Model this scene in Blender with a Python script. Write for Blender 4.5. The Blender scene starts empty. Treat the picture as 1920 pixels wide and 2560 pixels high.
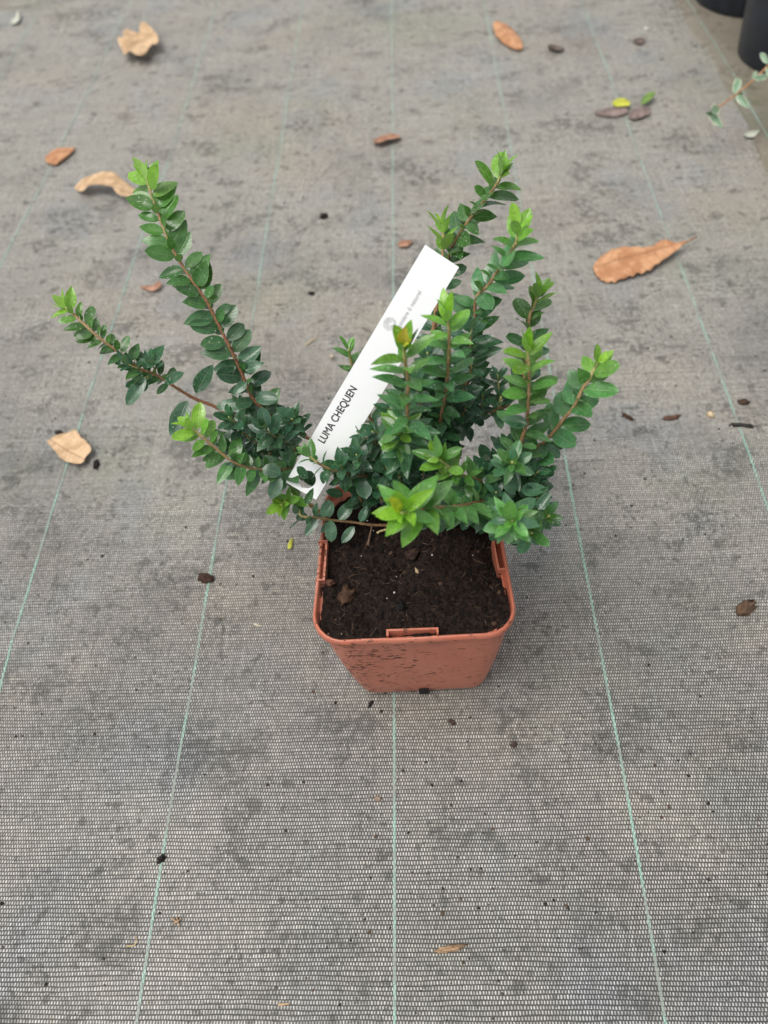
import bpy, bmesh, math, random
from mathutils import Vector, Matrix, noise
random.seed(7)
sc = bpy.context.scene
COL = sc.collection
V = Vector

# ------------------------------------------------------------------ camera
S = 1.0/6.0                                   # distance between the marker threads of the fabric, metres
F_PX = 1920.0
CAM = V((0.02865411, 0.0, 0.57986756))
R_ = V((0.99793874, 0.0048329, -0.06399151))
U_ = V((0.03362482, 0.80994247, 0.58554467))
D_ = V((-0.05465932, 0.58648941, -0.80811047))
cam_d = bpy.data.cameras.new("camera")
cam = bpy.data.objects.new("camera", cam_d)
COL.objects.link(cam)
cam.matrix_world = Matrix(((R_.x, U_.x, -D_.x, CAM.x), (R_.y, U_.y, -D_.y, CAM.y), (R_.z, U_.z, -D_.z, CAM.z), (0, 0, 0, 1)))
cam_d.sensor_fit = 'HORIZONTAL'; cam_d.sensor_width = 36.0; cam_d.lens = 36.0
cam_d.clip_start = 0.02; cam_d.clip_end = 60
cam_d.dof.use_dof = True; cam_d.dof.focus_distance = 0.515; cam_d.dof.aperture_fstop = 8.0
sc.camera = cam

# ------------------------------------------------------------------ light: overcast daylight
SUN_EL, SUN_AZ = math.radians(68), math.radians(240)      # high, from the photographer's left
w = bpy.data.worlds.new("World"); sc.world = w; w.use_nodes = True
nt = w.node_tree; bg = nt.nodes['Background']
sky = nt.nodes.new('ShaderNodeTexSky'); sky.sky_type = 'NISHITA'; sky.sun_disc = False
sky.sun_elevation = SUN_EL; sky.sun_rotation = SUN_AZ; sky.dust_density = 4.0; sky.ozone_density = 0.6
hs = nt.nodes.new('ShaderNodeHueSaturation'); hs.inputs['Saturation'].default_value = 0.16
nt.links.new(sky.outputs[0], hs.inputs['Color']); nt.links.new(hs.outputs[0], bg.inputs['Color'])
bg.inputs['Strength'].default_value = 0.13
sl = bpy.data.lights.new("sun", 'SUN'); sl.energy = 1.2; sl.angle = math.radians(36); sl.color = (1.0, 0.95, 0.88)
so = bpy.data.objects.new("sun", sl); COL.objects.link(so)
sd = V((math.sin(SUN_AZ)*math.cos(SUN_EL), math.cos(SUN_AZ)*math.cos(SUN_EL), math.sin(SUN_EL)))
so.rotation_euler = sd.to_track_quat('Z', 'Y').to_euler(); so.location = sd*3
sc.view_settings.view_transform = 'Standard'; sc.view_settings.look = 'None'
sc.view_settings.gamma = 1.0; sc.view_settings.exposure = 0.4
sc.cycles.max_bounces = 8

# ------------------------------------------------------------------ helpers
def at(px, py, h=0.0):
    d = D_*F_PX + R_*(px-960) - U_*(py-1280)
    t = (h-CAM.z)/d.z
    return CAM + d*t

def gh(x, y):
    return 0.0030*noise.noise(V((x*3.1+y*1.2, y*8.0-x*1.5, 0.3))) + 0.0009*noise.noise(V((x*9.0, y*22.0, 4.0)))

def atg(px, py, dz=0.0):
    p = at(px, py, 0.0); p.z = gh(p.x, p.y)+dz
    return p

def empty(name, loc, label=None, cat=None, group=None):
    o = bpy.data.objects.new(name, None); COL.objects.link(o); o.location = loc; o.empty_display_size = 0.02
    if label: o['label'] = label
    if cat: o['category'] = cat
    if group: o['group'] = group
    return o

def tag(o, label, cat, group=None):
    o['label'] = label; o['category'] = cat
    if group: o['group'] = group
    return o

def mesh_obj(name, verts, faces, mat, parent=None, smooth=True, uvs=None, cols=None):
    me = bpy.data.meshes.new(name)
    if parent is not None and parent.type == 'EMPTY' and parent.parent is None:
        inv = parent.location; verts = [(v[0]-inv[0], v[1]-inv[1], v[2]-inv[2]) for v in verts]
    me.from_pydata([tuple(v) for v in verts], [], faces); me.update()
    if smooth:
        me.polygons.foreach_set('use_smooth', [True]*len(me.polygons))
    if uvs:
        uvl = me.uv_layers.new(name='UVMap')
        for li, l in enumerate(me.loops): uvl.data[li].uv = uvs[l.vertex_index]
    if cols:
        ca = me.color_attributes.new('tint', 'FLOAT_COLOR', 'POINT')
        for i, c in enumerate(cols): ca.data[i].color = (c[0], c[1], c[2], 1)
    for m in (mat if isinstance(mat, list) else [mat]): me.materials.append(m)
    o = bpy.data.objects.new(name, me); COL.objects.link(o)
    if parent is not None: o.parent = parent
    return o

def recenter(o):
    """put the origin of a one-mesh thing at the base of its mesh"""
    me = o.data; n = len(me.vertices)
    c = V((0, 0, 0)); zmin = 1e9
    for v in me.vertices: c += v.co; zmin = min(zmin, v.co.z)
    c /= n; c.z = zmin
    me.transform(Matrix.Translation(-c)); o.location = o.location + c
    return o

def catmull(pts, n):
    P = [pts[0]*2-pts[1]] + list(pts) + [pts[-1]*2-pts[-2]]
    out = []
    for i in range(1, len(P)-2):
        for k in range(n):
            t = k/n
            a, b, c, d = P[i-1], P[i], P[i+1], P[i+2]
            out.append(0.5*((2*b)+(c-a)*t+(2*a-5*b+4*c-d)*t*t+(3*b-a-3*c+d)*t*t*t))
    out.append(P[-2].copy())
    return out

def tube(pts, radii, seg=7, cols=None, base=0):
    vs, fs, cs = [], [], []
    n = len(pts)
    up = V((0.3, 0.1, 1))
    for i, p in enumerate(pts):
        t = (pts[min(i+1, n-1)]-pts[max(i-1, 0)]).normalized()
        a = t.cross(up)
        if a.length < 1e-4: a = t.cross(V((1, 0, 0)))
        a.normalize(); b = t.cross(a)
        for k in range(seg):
            an = 2*math.pi*k/seg
            vs.append(p+(a*math.cos(an)+b*math.sin(an))*radii[i])
            if cols: cs.append(cols[i])
    for i in range(n-1):
        for k in range(seg):
            fs.append((base+i*seg+k, base+i*seg+(k+1) % seg, base+(i+1)*seg+(k+1) % seg, base+(i+1)*seg+k))
    fs.append(tuple(base+k for k in range(seg))[::-1]); fs.append(tuple(base+(n-1)*seg+k for k in range(seg)))
    return vs, fs, cs

# ------------------------------------------------------------------ material helpers
class NB:
    def __init__(s, name):
        s.m = bpy.data.materials.new(name); s.m.use_nodes = True
        s.t = s.m.node_tree; s.b = s.t.nodes['Principled BSDF']; s.out = s.t.nodes['Material Output']
    def n(s, typ, **kw):
        nd = s.t.nodes.new(typ)
        for k, v in kw.items(): setattr(nd, k, v)
        return nd
    def l(s, a, b): s.t.links.new(a, b)
    def _in(s, sock, v):
        if hasattr(v, 'bl_idname') or hasattr(v, 'is_output'): s.l(v, sock)
        else: sock.default_value = v
    def math(s, op, a, b=0.0, c=None, clamp=False):
        nd = s.n('ShaderNodeMath', operation=op, use_clamp=clamp)
        s._in(nd.inputs[0], a); s._in(nd.inputs[1], b)
        if c is not None: s._in(nd.inputs[2], c)
        return nd.outputs[0]
    def mix(s, fac, a, b, mode='MIX'):
        nd = s.n('ShaderNodeMix', data_type='RGBA', blend_type=mode)
        s._in(nd.inputs[0], fac)
        s._in(nd.inputs[6], a if not isinstance(a, tuple) else (*a, 1)); s._in(nd.inputs[7], b if not isinstance(b, tuple) else (*b, 1))
        return nd.outputs[2]
    def ramp(s, fac, p0, p1, v0=0.0, v1=1.0):
        nd = s.n('ShaderNodeMapRange', clamp=True, interpolation_type='SMOOTHSTEP')
        s._in(nd.inputs[0], fac)
        for i, v in enumerate((p0, p1, v0, v1)): nd.inputs[i+1].default_value = v
        return nd.outputs[0]
    def noise(s, scale, detail=4, rough=0.55, vec=None, w=0.0, dist=0.0):
        nd = s.n('ShaderNodeTexNoise', noise_dimensions='3D')
        nd.inputs['Scale'].default_value = scale; nd.inputs['Detail'].default_value = detail
        nd.inputs['Roughness'].default_value = rough; nd.inputs['Distortion'].default_value = dist
        if vec is not None: s.l(vec, nd.inputs['Vector'])
        return nd.outputs[0]
    def objco(s): return s.n('ShaderNodeTexCoord').outputs['Object']
    def geopos(s): return s.n('ShaderNodeNewGeometry').outputs['Position']
    def mapv(s, vec, scale=(1, 1, 1), loc=(0, 0, 0)):
        nd = s.n('ShaderNodeMapping'); s.l(vec, nd.inputs[0]); nd.inputs[1].default_value = loc; nd.inputs[3].default_value = scale
        return nd.outputs[0]
    def bump(s, h, dist, strength=1.0):
        nd = s.n('ShaderNodeBump'); nd.inputs['Distance'].default_value = dist; nd.inputs['Strength'].default_value = strength
        s.l(h, nd.inputs['Height']); s.l(nd.outputs[0], s.b.inputs['Normal'])
    def set(s, **kw):
        for k, v in kw.items():
            s._in(s.b.inputs[k.replace('_', ' ')], v if not (isinstance(v, tuple) and len(v) == 3) else (*v, 1))

def simple(name, col, rough=0.6, var=0.25, scale=300, bump=0.0003, spec=0.4):
    q = NB(name); co = q.objco()
    n1 = q.noise(scale, 5, 0.6, co)
    c = q.mix(q.ramp(n1, 0.35, 0.7), tuple(x*(1-var) for x in col), tuple(min(1, x*(1+var)) for x in col))
    q.set(Base_Color=c, Roughness=rough)
    q.b.inputs['Specular IOR Level'].default_value = spec
    if bump: q.bump(n1, bump)
    return q.m

def fabric_material(name, brown):
    q = NB(name); P = q.geopos()
    sep = q.n('ShaderNodeSeparateXYZ'); q.l(P, sep.inputs[0])
    x, y = sep.outputs[0], sep.outputs[1]
    wob = q.noise(14, 2, 0.5, q.mapv(P, (0.7, 3.0, 1)))
    wob2 = q.noise(120, 2, 0.5, q.mapv(P, (0.4, 2.5, 1)))
    v = q.math('ADD', q.math('MULTIPLY', y, 1/0.00268), q.math('ADD', q.math('MULTIPLY', wob, 1.5), q.math('MULTIPLY', wob2, 0.38)))
    wx = q.noise(9, 2, 0.5, q.mapv(P, (3.0, 0.6, 1)))
    wx2 = q.noise(300, 1, 0.5, P)
    u = q.math('ADD', q.math('MULTIPLY', x, 1/0.00198), q.math('ADD', q.math('MULTIPLY', wx, 2.0), q.math('MULTIPLY', wx2, 0.35)))
    row = q.math('FLOOR', v)
    fv = q.math('ABSOLUTE', q.math('SUBTRACT', q.math('FRACT', v), 0.5))
    st = q.math('MULTIPLY', q.math('FLOORED_MODULO', row, 2.0), 0.5)
    fu = q.math('ABSOLUTE', q.math('SUBTRACT', q.math('FRACT', q.math('ADD', u, st)), 0.5))
    dash = q.math('MULTIPLY', q.ramp(fu, 0.285, 0.17), q.ramp(fv, 0.42, 0.29))
    gap = q.ramp(fv, 0.37, 0.47)
    # per-dash brightness variation
    cell = q.n('ShaderNodeTexWhiteNoise', noise_dimensions='2D')
    cv = q.n('ShaderNodeCombineXYZ'); q.l(q.math('FLOOR', q.math('ADD', u, st)), cv.inputs[0]); q.l(row, cv.inputs[1]); q.l(cv.outputs[0], cell.inputs['Vector'])
    vary = q.math('ADD', 0.72, q.math('MULTIPLY', cell.outputs['Value'], 0.5))
    # dust: patchy pale film in the weave, plus grazing-angle brightness painted over the far fabric
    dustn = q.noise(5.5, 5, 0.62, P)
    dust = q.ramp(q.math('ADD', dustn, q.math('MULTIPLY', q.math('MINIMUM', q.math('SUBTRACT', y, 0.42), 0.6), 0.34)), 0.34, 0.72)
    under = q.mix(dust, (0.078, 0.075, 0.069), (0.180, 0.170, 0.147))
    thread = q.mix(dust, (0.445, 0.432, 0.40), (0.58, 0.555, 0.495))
    thread = q.mix(1.0, thread, q.n('ShaderNodeRGB').outputs[0], 'MULTIPLY') if False else thread
    vc = q.n('ShaderNodeCombineColor'); 
    for i in range(3): q.l(vary, vc.inputs[i])
    thread = q.mix(1.0, thread, vc.outputs[0], 'MULTIPLY')
    c = q.mix(dash, under, thread)
    c = q.mix(q.math('MULTIPLY', gap, 0.42), c, (0.035, 0.034, 0.034))
    rowv = q.noise(1.0, 3, 0.7, q.mapv(P, (9, 380, 1)))
    colv = q.noise(1.0, 3, 0.7, q.mapv(P, (520, 9, 1)))
    fine = q.math('ADD', q.math('MULTIPLY', q.ramp(rowv, 0.3, 0.7), 0.34), q.math('MULTIPLY', q.ramp(colv, 0.3, 0.7), 0.22))
    fc = q.n('ShaderNodeCombineColor')
    fsum = q.math('ADD', fine, 0.72)
    for i in range(3): q.l(fsum, fc.inputs[i])
    c = q.mix(1.0, c, fc.outputs[0], 'MULTIPLY')
    # warm / grey-green film tints
    tint = q.noise(3.2, 4, 0.6, q.mapv(P, (1, 1.4, 1), (3.1, 0.7, 0)))
    c = q.mix(q.ramp(tint, 0.46, 0.70, 0, 0.45), c, q.mix(1.0, c, (1.06, 0.96, 0.85), 'MULTIPLY'))
    t3 = q.noise(8.0, 3, 0.6, q.mapv(P, (1, 0.8, 1), (2.2, 6.3, 0)))
    c = q.mix(q.ramp(t3, 0.5, 0.7, 0, 0.7), c, q.mix(1.0, c, (0.88, 0.95, 1.08), 'MULTIPLY'))
    t2 = q.noise(4.1, 4, 0.6, q.mapv(P, (1, 1, 1), (9.1, 5.7, 0)))
    c = q.mix(q.ramp(t2, 0.5, 0.72, 0, 0.6), c, q.mix(1.0, c, (0.84, 0.90, 0.80), 'MULTIPLY'))
    # dark dirt: broad smudges broken up by fine grain
    d1 = q.noise(16, 6, 0.68, q.mapv(P, (0.8, 1.0, 1), (1.7, 2.2, 0)))
    d2 = q.noise(140, 3, 0.6, q.mapv(P, (0.9, 1.0, 1)))
    dirt = q.math('MULTIPLY', q.ramp(d1, 0.525, 0.63), q.ramp(d2, 0.40, 0.54))
    d3 = q.noise(60, 4, 0.62, q.mapv(P, (0.9, 1.0, 1), (4, 1, 0)))
    d4 = q.math('MULTIPLY', q.ramp(q.noise(230, 3, 0.6, q.mapv(P, (0.9, 1.0, 1), (7, 3, 0))), 0.56, 0.61), q.ramp(q.noise(22, 4, 0.65, q.mapv(P, (1, 1, 1), (8, 8, 0))), 0.42, 0.62))
    # the larger stains that can be made out one by one
    st_ = None
    for (px, py, rx, ry, a_) in ((1530, 1868, .034, .020, .9), (1735, 1290, .040, .045, .75), (1800, 1345, .022, .020, .9), (1610, 1082, .022, .014, .95), (1700, 1470, .030, .018, .7), (1590, 800, .05, .04, .6),
        (170, 560, .07, .05, .7), (255, 690, .05, .035, .6), (215, 40, .085, .05, .8), (1720, 20, .10, .06, .8), (145, 1480, .018, .022, .8), (430, 1440, .050, .035, .7), (330, 1600, .045, .03, .6), (250, 1770, .035, .03, .6),
        (235, 1860, .03, .02, .6), (520, 1890, .028, .012, .7), (640, 1700, .03, .014, .7), (300, 1130, .03, .02, .7), (840, 640, .10, .02, .45), (890, 1560, .03, .015, .6), (1330, 1740, .02, .03, .7), (1860, 1850, .03, .03, .6), (1330, 1960, .025, .012, .6), (860, 2370, .03, .016, .6), (1760, 2330, .03, .02, .7), (700, 1380, .05, .02, .4)):
        c0 = at(px, py)
        mp = q.mapv(P, (1/rx, 1/ry, 0), (-c0.x/rx, -c0.y/ry, 0))
        ln = q.n('ShaderNodeVectorMath', operation='LENGTH'); q.l(mp, ln.inputs[0])
        v_ = q.ramp(ln.outputs['Value'], 1.25, 0.1, 0, a_)
        st_ = v_ if st_ is None else q.math('MAXIMUM', st_, v_)
    d5 = q.noise(95, 5, 0.68, P)
    d6 = q.noise(420, 3, 0.65, P)
    stain = q.math('MULTIPLY', q.math('MULTIPLY', q.ramp(q.math('ADD', d5, q.math('MULTIPLY', st_, 0.22)), 0.55, 0.78), q.ramp(st_, 0.0, 0.35)), q.ramp(d6, 0.36, 0.60, 0.25, 1.0))
    dirt = q.math('MAXIMUM', q.math('MULTIPLY', d4, 0.62), q.math('MAXIMUM', q.math('MULTIPLY', dirt, 0.56), q.math('MULTIPLY', q.ramp(d3, 0.595, 0.66), 0.58)))
    dirt = q.math('MAXIMUM', dirt, q.math('MULTIPLY', stain, 0.85))
    c = q.mix(dirt, c, (0.046, 0.047, 0.042))
    if brown:
        c = q.mix(0.55, c, (0.15, 0.12, 0.075))
        g = q.noise(7, 4, 0.6, P)
        c = q.mix(q.ramp(g, 0.48, 0.66, 0, 0.5), c, (0.10, 0.11, 0.05))
    q.set(Base_Color=c, Roughness=q.math('ADD', 0.44, q.math('MULTIPLY', dirt, 0.3)))
    q.b.inputs['Specular IOR Level'].default_value = 0.4
    q.bump(q.math('SUBTRACT', q.math('MULTIPLY', dash, 0.6), gap), 0.00025, 0.8)
    return q.m

def leaf_material(name, source):
    q = NB(name)
    uv = q.n('ShaderNodeUVMap'); uv.uv_map = 'UVMap'
    sep = q.n('ShaderNodeSeparateXYZ'); q.l(uv.outputs[0], sep.inputs[0])
    u, v = sep.outputs[0], q.math('ABSOLUTE', sep.outputs[1])
    if source == 'object': base = q.n('ShaderNodeObjectInfo').outputs['Color']
    else: base = q.n('ShaderNodeAttribute', attribute_name='tint').outputs['Color']
    P = q.geopos()
    n1 = q.noise(260, 3, 0.6, P)
    c = q.mix(q.ramp(n1, 0.3, 0.7), q.mix(1.0, base, (0.82, 0.84, 0.85), 'MULTIPLY'), q.mix(1.0, base, (1.18, 1.14, 1.08), 'MULTIPLY'))
    pale = q.mix(0.30, base, (0.52, 0.66, 0.34))
    c = q.mix(q.ramp(v, 0.075, 0.02, 0, 0.5), c, pale)                        # midrib
    side = q.math('ABSOLUTE', q.math('SUBTRACT', q.math('FRACT', q.math('SUBTRACT', q.math('MULTIPLY', u, 7.0), q.math('MULTIPLY', v, 1.6))), 0.5))
    c = q.mix(q.ramp(side, 0.06, 0.0, 0, 0.14), c, pale)                      # side veins
    c = q.mix(q.ramp(v, 0.88, 0.98, 0, 0.42), c, pale)                        # margin
    # hard-water spots on some leaves
    vor = q.n('ShaderNodeTexVoronoi'); vor.inputs['Scale'].default_value = 330; q.l(P, vor.inputs['Vector'])
    spots = q.math('MULTIPLY', q.ramp(vor.outputs['Distance'], 0.22, 0.12), q.ramp(q.noise(45, 3, 0.7, P), 0.50, 0.60))
    c = q.mix(q.math('MULTIPLY', spots, 0.5), c, (0.62, 0.66, 0.62))
    back = q.n('ShaderNodeNewGeometry').outputs['Backfacing']
    c = q.mix(back, c, q.mix(0.25, q.mix(1.0, c, (1.35, 1.3, 1.3), 'MULTIPLY'), (0.35, 0.45, 0.3)))
    rough = q.math('ADD', q.math('ADD', 0.20, q.math('MULTIPLY', n1, 0.14)), q.math('MULTIPLY', q.math('ADD', spots, back), 0.25))
    q.set(Base_Color=c, Roughness=rough)
    q.b.inputs['Specular IOR Level'].default_value = 0.55
    q.b.inputs['Coat Weight'].default_value = 0.35; q.b.inputs['Coat Roughness'].default_value = 0.16
    q.bump(q.math('ADD', q.math('MULTIPLY', q.ramp(side, 0.1, 0.0), -0.4), q.math('MULTIPLY', q.ramp(v, 0.1, 0.0), -1.0)), 0.00025, 0.7)
    tr = q.n('ShaderNodeBsdfTranslucent')
    q.l(q.mix(1.0, c, (1.25, 1.35, 0.55), 'MULTIPLY'), tr.inputs['Color'])
    ms = q.n('ShaderNodeMixShader'); ms.inputs[0].default_value = 0.22
    q.l(q.b.outputs[0], ms.inputs[1]); q.l(tr.outputs[0], ms.inputs[2]); q.l(ms.outputs[0], q.out.inputs['Surface'])
    return q.m

def attr_material(name, rough=0.7, spec=0.3, bscale=900, bdist=0.0003):
    q = NB(name); base = q.n('ShaderNodeAttribute', attribute_name='tint').outputs['Color']
    n1 = q.noise(bscale, 4, 0.6, q.geopos())
    c = q.mix(q.ramp(n1, 0.3, 0.7), q.mix(1.0, base, (0.65, 0.65, 0.65), 'MULTIPLY'), q.mix(1.0, base, (1.25, 1.25, 1.25), 'MULTIPLY'))
    q.set(Base_Color=c, Roughness=rough); q.b.inputs['Specular IOR Level'].default_value = spec
    q.bump(n1, bdist)
    return q.m

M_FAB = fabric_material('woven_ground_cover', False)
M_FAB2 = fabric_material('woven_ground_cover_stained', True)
M_LEAF = leaf_material('shrub_leaf', 'object')
M_LEAFA = leaf_material('shrub_leaf_small', 'attr')
M_BARK = attr_material('shrub_bark', 0.6, 0.3, 700, 0.0004)
M_CRUMB = attr_material('soil_crumb', 0.85, 0.15, 1500, 0.0003)

def thread_material():
    q = NB('green_marker_thread'); P = q.geopos()
    a = q.n('ShaderNodeAttribute', attribute_name='tint').outputs['Color']
    n1 = q.noise(26, 4, 0.65, q.mapv(P, (1, 1, 1), (2, 2, 2)))
    c = q.mix(q.ramp(n1, 0.44, 0.62, 0, 0.8), a, (0.26, 0.26, 0.235))
    q.set(Base_Color=c, Roughness=0.5)
    return q.m
M_THREAD = thread_material()

def pot_material():
    q = NB('terracotta_plastic'); P = q.objco()
    sep = q.n('ShaderNodeSeparateXYZ'); q.l(P, sep.inputs[0])
    n1 = q.noise(25, 5, 0.6, P)
    c = q.mix(q.ramp(n1, 0.35, 0.7), (0.47, 0.138, 0.080), (0.53, 0.172, 0.108))
    chalk = q.noise(9, 4, 0.6, q.mapv(P, (1, 1, 1), (5, 3, 1)))
    c = q.mix(q.ramp(chalk, 0.45, 0.72, 0, 0.35), c, (0.55, 0.27, 0.19))
    # splashed earth, thick at the left of the front wall
    left = q.ramp(sep.outputs[0], 0.035, -0.045, 0.0, 0.075)
    sp = q.noise(330, 3, 0.62, q.mapv(P, (0.55, 1, 1.3)))
    th = q.math('SUBTRACT', 0.600, left)
    spots = q.ramp(q.math('SUBTRACT', sp, th), 0.0, 0.04)
    patch = q.ramp(q.noise(55, 3, 0.6, P), 0.42, 0.58)
    spots = q.math('MULTIPLY', spots, patch)
    film = q.math('MULTIPLY', q.ramp(q.noise(70, 5, 0.7, q.mapv(P, (1, 1, 0.7), (1, 7, 2))), 0.5, 0.75), 0.35)
    c = q.mix(film, c, (0.16, 0.075, 0.05))
    c = q.mix(q.math('MULTIPLY', spots, 0.85), c, (0.035, 0.02, 0.015))
    q.set(Base_Color=c, Roughness=q.math('ADD', q.math('ADD', 0.27, q.math('MULTIPLY', n1, 0.2)), q.math('MULTIPLY', spots, 0.4)))
    q.bump(q.math('ADD', n1, q.math('MULTIPLY', spots, 1.0)), 0.0003, 0.6)
    return q.m
M_POT = pot_material()
M_BLACK = simple('black_plastic', (0.013, 0.018, 0.028), 0.38, 0.3, 60, 0.0002, 0.5)

def soil_material():
    q = NB('potting_earth'); P = q.geopos()
    n1 = q.noise(420, 6, 0.7, P); n2 = q.noise(90, 4, 0.6, P)
    c = q.mix(q.ramp(n1, 0.35, 0.72), (0.007, 0.0045, 0.0035), (0.034, 0.020, 0.015))
    c = q.mix(q.ramp(n2, 0.5, 0.75, 0, 0.5), c, (0.030, 0.020, 0.017))
    q.set(Base_Color=c, Roughness=0.88); q.b.inputs['Specular IOR Level'].default_value = 0.2
    q.bump(n1, 0.0016, 1.0)
    return q.m
M_SOIL = soil_material()

# ------------------------------------------------------------------ ground fabric
def grid(name, x0, x1, y0, y1, step, mat, zfun, keep=None):
    nx = int(round((x1-x0)/step)); ny = int(round((y1-y0)/step))
    vs = []; 
    for j in range(ny+1):
        for i in range(nx+1):
            x, y = x0+(x1-x0)*i/nx, y0+(y1-y0)*j/ny
            vs.append((x, y, zfun(x, y)))
    fs = [(j*(nx+1)+i, j*(nx+1)+i+1, (j+1)*(nx+1)+i+1, (j+1)*(nx+1)+i) for j in range(ny) for i in range(nx)]
    return mesh_obj(name, vs, fs, mat)

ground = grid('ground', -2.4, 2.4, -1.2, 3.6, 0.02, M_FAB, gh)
ground['kind'] = 'structure'

# overlapping second sheet of fabric at the right: its edge runs along the fold seen in the photograph
EDGE = [(1683, 0), (1785, 160), (1830, 240), (1872, 330), (1915, 420)]
ew = [at(*p) for p in EDGE]
def edge_x(y):
    if y >= ew[0].y: a, b = ew[1], ew[0]
    elif y <= ew[-1].y: a, b = ew[-1], ew[-2]
    else:
        for a, b in zip(ew[1:], ew[:-1]):
            if a.y <= y <= b.y: break
    return a.x+(b.x-a.x)*(y-a.y)/(b.y-a.y) + 0.0025*math.sin(y*31)
vs, fs = [], []
ys = [-0.2+0.02*i for i in range(150)]
for j, y in enumerate(ys):
    ex = edge_x(max(y, ew[-1].y-0.1))
    for i in range(28):
        x = ex+(0.0 if i == 0 else 0.0012+0.03*(i-1))
        z = gh(x, y)+0.0016+(0 if i == 0 else 0.0012*max(0, 1-i*0.2)) 
        vs.append((x, y, z-0.0015 if i == 0 else z))
for j in range(len(ys)-1):
    for i in range(27):
        fs.append((j*28+i, j*28+i+1, (j+1)*28+i+1, (j+1)*28+i))
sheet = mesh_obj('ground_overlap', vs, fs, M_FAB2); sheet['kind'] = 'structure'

# green marker threads woven into the fabric (parts of the ground)
LINES = {-4: [(112, 0), (5, 186)], -3: [(328, 0), (252, 157), (180.5, 310), (23, 625)],
 -2: [(546, 0), (499, 150), (457, 290), (219, 1000), (165, 1164), (121.5, 1308), (32, 1600), (1, 1714)],
 -1: [(758, 0), (709, 310), (566, 1204), (544, 1318), (499, 1600), (444, 1917), (392, 2240), (341, 2557)],
 0: [(978.5, 0), (982, 310), (985, 1745), (986, 1910), (986, 2240), (986.6, 2560)],
 1: [(1209, 0), (1267, 315), (1405.6, 1105), (1441.5, 1315), (1498, 1606), (1550, 1890), (1611, 2240), (1663, 2556)],
 2: [(1452, 0), (1547, 255), (1825, 1000), (1909, 1243)], 3: [(1712, 0), (1828, 185), (1892, 305)]}
for k, pl in LINES.items():
    wp = sorted([at(*p) for p in pl], key=lambda p: p.y)
    wp = [wp[0]+(wp[0]-wp[1])*0.5] + wp + [wp[-1]+(wp[-1]-wp[-2])*0.5]
    def lx(y):
        for a, b in zip(wp[:-1], wp[1:]):
            if a.y <= y <= b.y: return a.x+(b.x-a.x)*(y-a.y)/(b.y-a.y)
        return wp[-1].x
    y = wp[0].y; vs, fs, cs = [], [], []
    r = 0; dz0 = 0.0032 if k == 3 else 0.0
    while y < wp[-1].y-0.003:
        dy = 0.00268*(0.85+0.3*random.random())
        for sx in (-1, 1):
            on = (r+(sx > 0)) % 2
            x = lx(y)+sx*0.00047+0.0001*random.uniform(-1, 1); hw = 0.00049
            z = gh(x, y)+dz0+(0.00055 if on else 0.0003)
            i0 = len(vs)
            y1 = y+dy*(0.97 if on else 0.9)
            dx = lx(min(y1, wp[-1].y-1e-4))-lx(y)
            vs += [(x-hw, y, z), (x+hw, y, z), (x+hw+dx, y1, z), (x-hw+dx, y1, z)]
            fs.append((i0, i0+1, i0+2, i0+3))
            f = random.uniform(0.8, 1.15)*(1.0 if on else 0.62)
            w_ = min(0.22, max(0, (y-0.5)*0.5)); c = tuple(a_*f*(1-w_)+b_*w_ for a_, b_ in zip((0.32, 0.51, 0.42), (0.42, 0.46, 0.41))); cs += [c]*4
        y += dy; r += 1
    o = mesh_obj('marker_thread', vs, fs, M_THREAD, ground, smooth=False, cols=cs)

# ------------------------------------------------------------------ the plastic pot
def ring(quad, rad, z, n=7):
    """rounded quadrilateral, corners fl, fr, br, bl (counter-clockwise seen from above)"""
    out = []
    for i in range(4):
        p, a, b = V(quad[i]), V(quad[i-1]), V(quad[(i+1) % 4])
        da, db = (a-p).normalized(), (b-p).normalized()
        half = da.angle(db)/2; tl = rad/math.tan(half)
        c = p+(da+db).normalized()*(rad/math.sin(half))
        s, e = p+da*tl, p+db*tl
        # straight run: a few points before the corner
        for k in range(n+1):
            t = k/n; v = (s-c).lerp(e-c, t)
            out.append(c+v.normalized()*rad)
        nxt = V(quad[(i+1) % 4]); dn = (p-nxt).normalized(); nn = (V(quad[(i+2) % 4])-nxt).normalized()
        h2 = dn.angle(nn)/2; s2 = nxt+dn*(rad/math.tan(h2))
        for k in range(1, 8): out.append(e.lerp(s2, k/8))
    return [V((v.x, v.y, z)) for v in out]

def inset(quad, d):
    c = sum((V(q) for q in quad), V((0, 0)))/4
    res = []
    for i in range(4):
        p, a, b = V(quad[i]), V(quad[i-1]), V(quad[(i+1) % 4])
        da, db = (a-p).normalized(), (b-p).normalized()
        half = da.angle(db)/2
        res.append(p+(da+db).normalized()*(d/math.sin(half)))
    return res

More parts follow.
